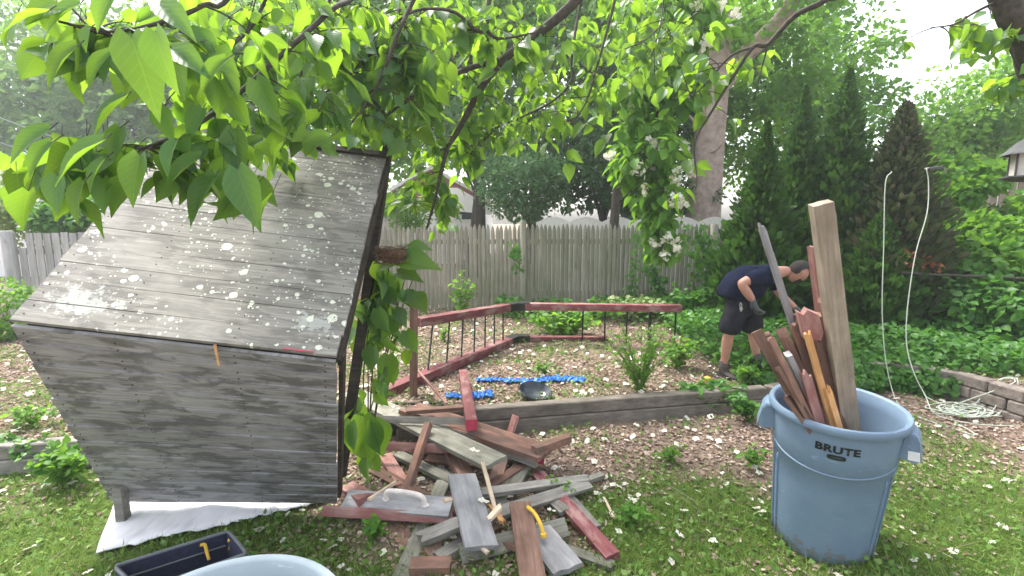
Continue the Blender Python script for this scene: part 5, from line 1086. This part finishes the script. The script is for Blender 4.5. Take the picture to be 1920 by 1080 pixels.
# ---------------------------------------------------------------- catalpa hanging over the yard
hub = Vector((1.1, 1.2, 4.3)); foot = Vector((3.2, -2.4, 0))
cat = empty('catalpa_tree', foot, 'catalpa with large heart-shaped leaves whose branches hang over the yard and the tipped roof', 'tree')
MB().tube(catmull([foot-Vector((0, 0, .3)), foot+Vector((-.1, .2, 1.5)), Vector((2.3, -.6, 3.2)), hub], 8), .26, .13, seg=16).build('trunk', M_BARK, cat, sm=True)
LV = {'p': [], 'd': [], 'n': [], 's': []}; TW = MB()
def leaf_at(p, d, n, s): LV['p'].append(tuple(p)); LV['d'].append(tuple(d)); LV['n'].append(tuple(n)); LV['s'].append(s)
rq = random.Random(21)
def twig(p, d, L, nl, sz, hang=.55):
    p = Vector(p); d = Vector(d).normalized(); pts_ = [p]; v = d.copy()
    for i in range(4): v = (v+Vector((0, 0, -.16))+Vector((rq.uniform(-.15, .15), rq.uniform(-.15, .15), 0))).normalized(); pts_.append(pts_[-1]+v*L/4)
    TW.tube(catmull(pts_, 2), .0042, .0016, seg=4, cap=False)
    for k in range(nl):
        f = rq.uniform(.25, 1.) if k else 1.; q = pts_[min(3, int(f*4))].lerp(pts_[min(4, int(f*4)+1)], (f*4) % 1 if f < 1 else 1)
        s = sz*rq.uniform(.65, 1.25); o_ = Vector((rq.gauss(0, 1), rq.gauss(0, 1), rq.gauss(0, .4)-hang)).normalized()
        pe = q+o_*s*.28; TW.tube([q, pe], .0014, seg=3, cap=False); ld = (o_+Vector((0, 0, -.35))).normalized(); leaf_at(pe, ld, Vector((rq.gauss(0, .8), rq.gauss(0, .8), 1)), s)
def limb(pts_, r0, r1, tw=0, tl=.35, nl=5, sz=.14, part=True, start=.15, name='branch', fromhub=False):
    P_ = [D(*p) for p in pts_]
    if fromhub: P_ = [hub, hub.lerp(P_[0], .5)+Vector((0, 0, .15))]+P_
    c = catmull(P_, 6); MB().tube(c, r0, r1, seg=9).build(name, M_BARK, cat, sm=True)
    for k in range(tw):
        f = rq.uniform(start, 1); p = c[int(f*(len(c)-1))]; twig(p, Vector((rq.gauss(0, 1), abs(rq.gauss(.4, 1)), rq.gauss(.35, .6))), tl*rq.uniform(.6, 1.3), nl, sz)
    return c
limb([(1110, -60, 3.6), (1075, 5, 3.6), (1000, 70, 3.7), (945, 110, 3.8), (905, 160, 3.8), (880, 205, 3.9), (856, 250, 3.9), (838, 280, 3.9), (826, 330, 3.9), (816, 372, 3.9), (800, 430, 3.85)], .046, .008, 46, .34, 6, .112, fromhub=True, start=.3)
limb([(945, 110, 3.8), (870, 132, 3.7), (800, 165, 3.6), (740, 205, 3.5), (690, 245, 3.4)], .024, .006, 26, .34, 6, .112)
limb([(935, -60, 3.4), (912, 45, 3.4), (895, 58, 3.35), (850, 22, 3.3), (780, 20, 3.2), (720, 60, 3.1)], .022, .006, 18, .32, 6, .112, fromhub=True, start=.5)
limb([(905, 50, 3.4), (935, 72, 3.45), (1000, 62, 3.5)], .012, .006, 6, .3, 4, .12)
limb([(800, -50, 3.0), (750, 55, 3.0), (725, 120, 3.0), (700, 175, 3.0), (660, 230, 2.9)], .017, .005, 26, .32, 6, .112, fromhub=True, start=.45)
limb([(780, -50, 3.3), (735, 45, 3.2), (690, 105, 3.1), (630, 160, 3.0), (560, 200, 2.8)], .018, .005, 26, .32, 5, .14, fromhub=True, start=.45)
limb([(1165, -60, 3.9), (1153, 0, 3.9), (1133, 77, 3.9), (1117, 133, 3.9), (1100, 190, 3.9), (1070, 235, 3.9)], .016, .005, 16, .32, 4, .13, fromhub=True, start=.5)
limb([(1105, -50, 4.1), (1073, 100, 4.1), (1073, 147, 4.1), (1040, 187, 4.1), (973, 222, 4.1), (933, 238, 4.1), (905, 264, 4.1), (853, 287, 4.1)], .015, .004, 30, .30, 5, .108, fromhub=True, start=.5)
limb([(1255, -40, 4.3), (1238, 50, 4.3), (1220, 110, 4.3)], .010, .004, 8, .3, 4, .13, fromhub=True, start=.7)
limb([(1238, 50, 4.3), (1205, 78, 4.2), (1170, 92, 4.2)], .007, .003, 5, .28, 4, .12)
limb([(1590, -50, 3.4), (1547, 0, 3.4), (1490, 30, 3.5), (1440, 83, 3.6), (1413, 88, 3.6), (1380, 135, 3.7), (1340, 200, 3.8), (1303, 268, 3.9), (1307, 343, 3.9), (1290, 368, 3.9)], .026, .003, 5, .32, 4, .13, fromhub=True, start=.45)
limb([(1440, 83, 3.6), (1433, 110, 3.6), (1427, 133, 3.65), (1413, 190, 3.7)], .008, .003, 2, .2, 3, .11)
limb([(1413, 88, 3.6), (1370, 105, 3.7), (1330, 150, 3.8), (1290, 190, 3.8)], .010, .003, 12, .28, 4, .125)
# left side, close to the camera
limb([(700, -60, 2.6), (620, 20, 2.3), (520, 110, 2.1), (430, 190, 1.95), (350, 245, 1.8), (260, 280, 1.65), (160, 290, 1.55)], .016, .005, 34, .20, 5, .105, fromhub=True, start=.35)
limb([(470, -60, 1.9), (380, 10, 1.8), (290, 45, 1.7), (200, 60, 1.6), (110, 40, 1.55)], .012, .004, 22, .20, 5, .105, fromhub=True, start=.5)
limb([(640, -40, 2.9), (590, 60, 2.8), (560, 150, 2.7), (520, 230, 2.6), (490, 270, 2.5)], .012, .004, 30, .26, 5, .12, fromhub=True, start=.45)
limb([(520, -40, 2.4), (480, 40, 2.4), (420, 100, 2.3), (360, 150, 2.2)], .010, .004, 26, .26, 5, .115, fromhub=True, start=.5)
# overhead foliage not tied to a visible limb
for (px, py, rx, ry, dd_, k, sz) in ((650, 60, 150, 90, 3.0, 42, .14), (900, 40, 160, 70, 3.8, 40, .13), (1120, 60, 120, 90, 4.4, 34, .13), (720, 200, 120, 70, 3.3, 30, .135), (480, 60, 120, 70, 2.7, 26, .14), (1250, 40, 70, 60, 4.4, 20, .13), (980, 180, 120, 60, 4.2, 26, .125), (815, 370, 22, 50, 3.8, 7, .11)):
    for _ in range(k):
        p = D(px+rq.gauss(0, .5)*rx, py+rq.gauss(0, .5)*ry, dd_+rq.uniform(.3, 1.6)); twig(p, Vector((rq.gauss(0, 1), rq.gauss(0, 1), rq.gauss(0, .5))), .3, 6, sz*.95)
# big leaves that can be told apart
for (x0, y0, x1, y1, dd_) in ((88, 22, -5, 40, 1.5), (150, 8, 70, 48, 1.55), (145, 88, 66, 158, 1.45), (208, 100, 148, 160, 1.5), (246, 70, 296, 212, 1.45), (292, 60, 316, 168, 1.4), (325, 100, 338, 178, 1.6), (424, 112, 362, 168, 1.6), (322, 92, 388, 132, 1.6),
        (170, 52, 150, 90, 1.5), (235, 185, 146, 256, 1.45), (92, 244, -4, 298, 1.4), (96, 268, 38, 326, 1.35), (192, 266, 78, 330, 1.3), (196, 300, 152, 356, 1.35), (262, 292, 236, 384, 1.35), (158, 340, 126, 418, 1.3), (108, 330, 98, 398, 1.35), (192, 335, 190, 396, 1.45),
        (376, 296, 286, 352, 1.6), (404, 332, 336, 420, 1.6), (446, 318, 482, 430, 1.6), (440, 245, 446, 340, 1.75), (492, 262, 430, 290, 1.9), (300, 205, 320, 262, 1.6), (380, 205, 345, 262, 1.7), (225, 240, 205, 300, 1.5), (330, 265, 300, 330, 1.5), (480, 150, 520, 230, 2.0), (560, 160, 548, 240, 2.2), (300, 10, 360, 60, 1.6), (210, -10, 170, 50, 1.5), (420, 180, 470, 240, 1.9)):
    a, b_ = D(x0, y0, dd_), D(x1, y1, dd_-.05); leaf_at(a, (b_-a), Vector((rq.uniform(-.4, .4), -.55, .8)), (b_-a).length)
    tb2 = a+Vector((rq.uniform(-.01, .02), .02, .025)); TW.tube([tb2, a], .0016, seg=4, cap=False)
NEX = len(LV['p'])
for (cx_, cy_, rx, ry, d0, d1, k) in ((150, 295, 130, 42, 1.45, 1.9, 44), (420, 310, 75, 60, 1.7, 2.2, 30), (330, 90, 170, 90, 1.7, 2.4, 40), (560, 230, 90, 50, 2.3, 2.8, 18), (120, 50, 100, 50, 1.6, 1.9, 14), (120, 335, 80, 34, 1.4, 1.65, 22), (430, 355, 55, 34, 1.6, 1.85, 16)):
    for _ in range(k):
        a = D(cx_+rq.gauss(0, .55)*rx, cy_+rq.gauss(0, .55)*ry, rq.uniform(d0, d1)); dd_ = Vector((rq.gauss(-.25, .7), rq.gauss(0, .6), rq.gauss(-.55, .45))).normalized(); leaf_at(a, dd_, Vector((rq.gauss(0, .7), rq.gauss(-.2, .6), 1)), rq.uniform(.08, .145))
        TW.tube([a-dd_*.05+Vector((0, .01, .03)), a], .0013, seg=3, cap=False)
TW.build('twigs', M_BARK, cat)
nl_ = len(LV['p']); wd_ = R.uniform(.75, 1.0, nl_); wd_[NEX-34:NEX] = .66
link('foliage', scatter_mesh('foliage', HEART, LV['p'], LV['d'], LV['n'], LV['s'], wd_), cat, L_NEAR)
# flowering bough at middle distance, right of centre
fl = empty('flowering_tree', Vector((1.9, 9.3, 0)), 'tree with bright green drooping leaves and white blossom clusters left of the tall trunk', 'tree')
fc = [(D(1250, 40, 6.6), (.75, .6, .6), 44), (D(1230, 170, 6.4), (.55, .5, .5), 40), (D(1215, 290, 6.2), (.40, .4, .40), 30), (D(1232, 385, 6.1), (.26, .25, .35), 20), (D(1244, 450, 6.0), (.10, .12, .16), 8), (D(1290, 40, 6.8), (.4, .5, .4), 16)]
mb = MB(); mb.tube(catmull([Vector((1.9, 9.3, -.1)), Vector((1.95, 8.9, 2.6)), Vector((2.1, 7.6, 4.6)), D(1290, 0, 6.8)], 6), .10, .05, seg=10); mb.build('trunk', M_BARK, fl, sm=True)
mb = MB(); mb.tube(catmull([D(1290, 0, 6.8), D(1250, 90, 6.6), D(1235, 190, 6.4), D(1225, 300, 6.2), D(1238, 400, 6.1), D(1246, 455, 6.0)], 6), .03, .005, seg=7)
C_, Q_ = [], []
for c, rad, k in fc:
    p, q, d = clusters(c, rad, k, .12, .22, .2); C_.append(p); Q_.append(q)
    for e in p[::3]: mb.tube(catmull([c, c.lerp(Vector(e), .5)+Vector((0, 0, .05)), e], 3), .008, .003, seg=5)
mb.build('branches', M_BARK, fl, sm=True); C_ = np.concatenate(C_); Q_ = np.concatenate(Q_)
p, d, n = crown_leaves(C_, Q_, 17, .12, .9); link('foliage', scatter_mesh('foliage', MIDLEAF, p, d, n, R.uniform(.10, .17, len(p)), 1.0), fl, L_BRT)
bi = R.choice(len(C_), 60); cp_ = np.repeat(C_[bi]+R.normal(size=(60, 3))*.12+np.array([0, -.16, 0]), 12, 0)+R.normal(size=(720, 3))*np.array([.034, .034, .04])
link('blossoms', scatter_mesh('blossoms', BG[0], cp_, rnd_dir(720), rnd_dir(720), R.uniform(.055, .08, 720)), fl, BLOSSOM)

# vine and nest behind the strut of the tipped roof
vn = empty('leafy_sapling', G(700, 870), 'leafy green catalpa shoots growing up behind the strut of the tipped roof', 'sapling')
LV = {'p': [], 'd': [], 'n': [], 's': []}; TW = MB()
base_ = G(690, 870)
for (tx, ty, td) in ((735, 470, 3.0), (760, 520, 3.1), (700, 560, 2.95), (745, 640, 3.05), (720, 700, 2.95), (690, 640, 2.9), (790, 480, 3.2), (700, 780, 2.8)):
    c = catmull([base_, base_.lerp(D(tx, ty, td), .5)+Vector((rq.uniform(-.08, .02), 0, .05)), D(tx, ty, td)], 6); TW.tube(c, .007, .003, seg=6)
for (px, py, rx, ry, dd_, k, sz) in ((722, 525, 36, 36, 3.1, 44, .15), (700, 585, 36, 44, 2.98, 40, .15), (735, 620, 34, 40, 3.05, 12, .12), (705, 700, 34, 60, 2.95, 18, .12), (672, 800, 26, 56, 2.8, 22, .13), (690, 850, 28, 26, 2.75, 8, .12)):
    for _ in range(k): 
        p = D(px+rq.gauss(0, .5)*rx, py+rq.gauss(0, .5)*ry, dd_+rq.uniform(-.15, .2)); s = sz*rq.uniform(.7, 1.2); leaf_at(p, Vector((rq.gauss(0, .6), rq.gauss(0, .6), -.8)), Vector((rq.gauss(0, .6), -.5+rq.gauss(0, .4), .8)), s)
for (x0, y0, x1, y1, dd_) in ((748, 490, 828, 494, 2.9), (765, 465, 810, 462, 3.0), (745, 512, 795, 522, 2.95), (752, 560, 800, 556, 3.0), (768, 480, 700, 500, 2.9), (680, 782, 690, 880, 2.65), (660, 790, 655, 850, 2.6), (700, 790, 722, 860, 2.65), (728, 665, 726, 720, 2.85), (762, 620, 780, 665, 3.0), (700, 650, 690, 700, 2.85), (740, 580, 765, 612, 2.95)):
    a, b_ = D(x0, y0, dd_), D(x1, y1, dd_-.03); leaf_at(a, (b_-a), Vector((rq.uniform(-.4, .4), -.6, .8)), (b_-a).length)
TW.build('stem', M_BARK, vn, sm=True); link('foliage', scatter_mesh('foliage', HEART, LV['p'], LV['d'], LV['n'], LV['s'], .95), vn, L_NEAR)
ns = D(733, 474, 2.85); nsm = []
mb = MB()
for k in range(150):
    a = random.uniform(0, 2*PI); r_ = random.uniform(.05, .095); a2 = a+random.uniform(.6, 1.6); z_ = random.uniform(-.06, .035); mb.tube([ns+Vector((math.cos(a)*r_, math.sin(a)*r_, z_)), ns+Vector((math.cos((a+a2)/2)*r_*1.15, math.sin((a+a2)/2)*r_*1.15, z_+random.uniform(-.01, .015))), ns+Vector((math.cos(a2)*r_, math.sin(a2)*r_, z_))], .0028, .0015, seg=4, cap=False)
mb.lathe([(.001, -.06), (.05, -.055), (.085, -.01), (.09, .02), (.075, .0), (.03, -.04), (.001, -.042)], ns, 20)
tag(origin_to(link('bird_nest', mb.mesh('bird_nest', plain('nest straw', (.12, .07, .04), .95, var=.6, scale=60))), ns), 'old brown bird nest of twigs tucked in the leaves behind the roof strut', 'nest')

# dark limb and silhouetted leaves, top right
LV = {'p': [], 'd': [], 'n': [], 's': []}; TW = MB()
mp = empty('maple_tree', Vector((4.8, 1.6, 0)), 'dark limb with maple-like leaves against the bright sky in the top right corner', 'tree')
MB().tube(catmull([Vector((4.8, 1.6, -.2)), Vector((4.75, 1.9, 2.5)), D(2050, 160, 3.1), D(1925, 60, 3.1), D(1880, -10, 3.1), D(1800, -160, 3.1)], 8), .14, .05, seg=12).build('trunk', M_BARK, mp, sm=True)
for pts_ in ([(1885, -5, 3.1), (1830, 22, 3.1), (1790, 45, 3.0), (1745, 52, 3.0)], [(1885, 10, 3.1), (1890, 55, 3.1), (1893, 90, 3.1), (1912, 130, 3.1), (1935, 150, 3.1)], [(1980, 145, 3.1), (1925, 150, 3.1), (1893, 150, 3.1)], [(1893, 60, 3.1), (1860, 60, 3.1), (1838, 62, 3.1)]):
    c = catmull([D(*p) for p in pts_], 5); MB().tube(c, .010, .003, seg=7).build('branch', M_BARK, mp, sm=True)
    for k in range(8): TW = MB(); twig(c[int(rq.uniform(.2, 1)*(len(c)-1))], Vector((rq.gauss(0, 1), rq.gauss(0, 1), 0)), .16, 3, .085); TW.build('twig', M_BARK, mp)
link('foliage', scatter_mesh('foliage', HEART, LV['p'], LV['d'], LV['n'], LV['s'], 1.25), mp, L_NEAR)

# overhead wires at the far left
mb = MB()
for (a, b_) in (((-200, 130, 18), (330, 310, 19)), ((-200, 190, 18), (330, 335, 19))):
    p, q = D(*a), D(*b_); mb.tube([p.lerp(q, f)-Vector((0, 0, .5*math.sin(PI*f))) for f in np.linspace(0, 1, 12)], .018, seg=5)
tag(origin_to(link('overhead_wires', mb.mesh('overhead_wires', plain('wire grey', (.3, .32, .33), .6))), D(0, 200, 18)), 'pair of thin overhead wires crossing the hazy trees at the far left', 'wires')

# ---------------------------------------------------------------- haze volume added to stand in for lens glare
hz = MB(); hz.box((0, 10, 11.2), (90, 84, 27.6)); ho = hz.mesh('haze'); hm_, t, b = new_mat('glare haze'); t.nodes.remove(b); pv = N_(t, 'VolumePrincipled'); pv.inputs['Density'].default_value = .003; pv.inputs['Color'].default_value = (.86, .94, .96, 1); pv.inputs['Anisotropy'].default_value = .3
t.links.new(pv.outputs[0], t.nodes['Material Output'].inputs['Volume']); ho.materials.append(hm_); o = link('haze', ho); tag(o, 'thin haze added through the yard air to stand in for pale lens glare', 'haze', kind='stuff')
S.cycles.volume_bounces = 1
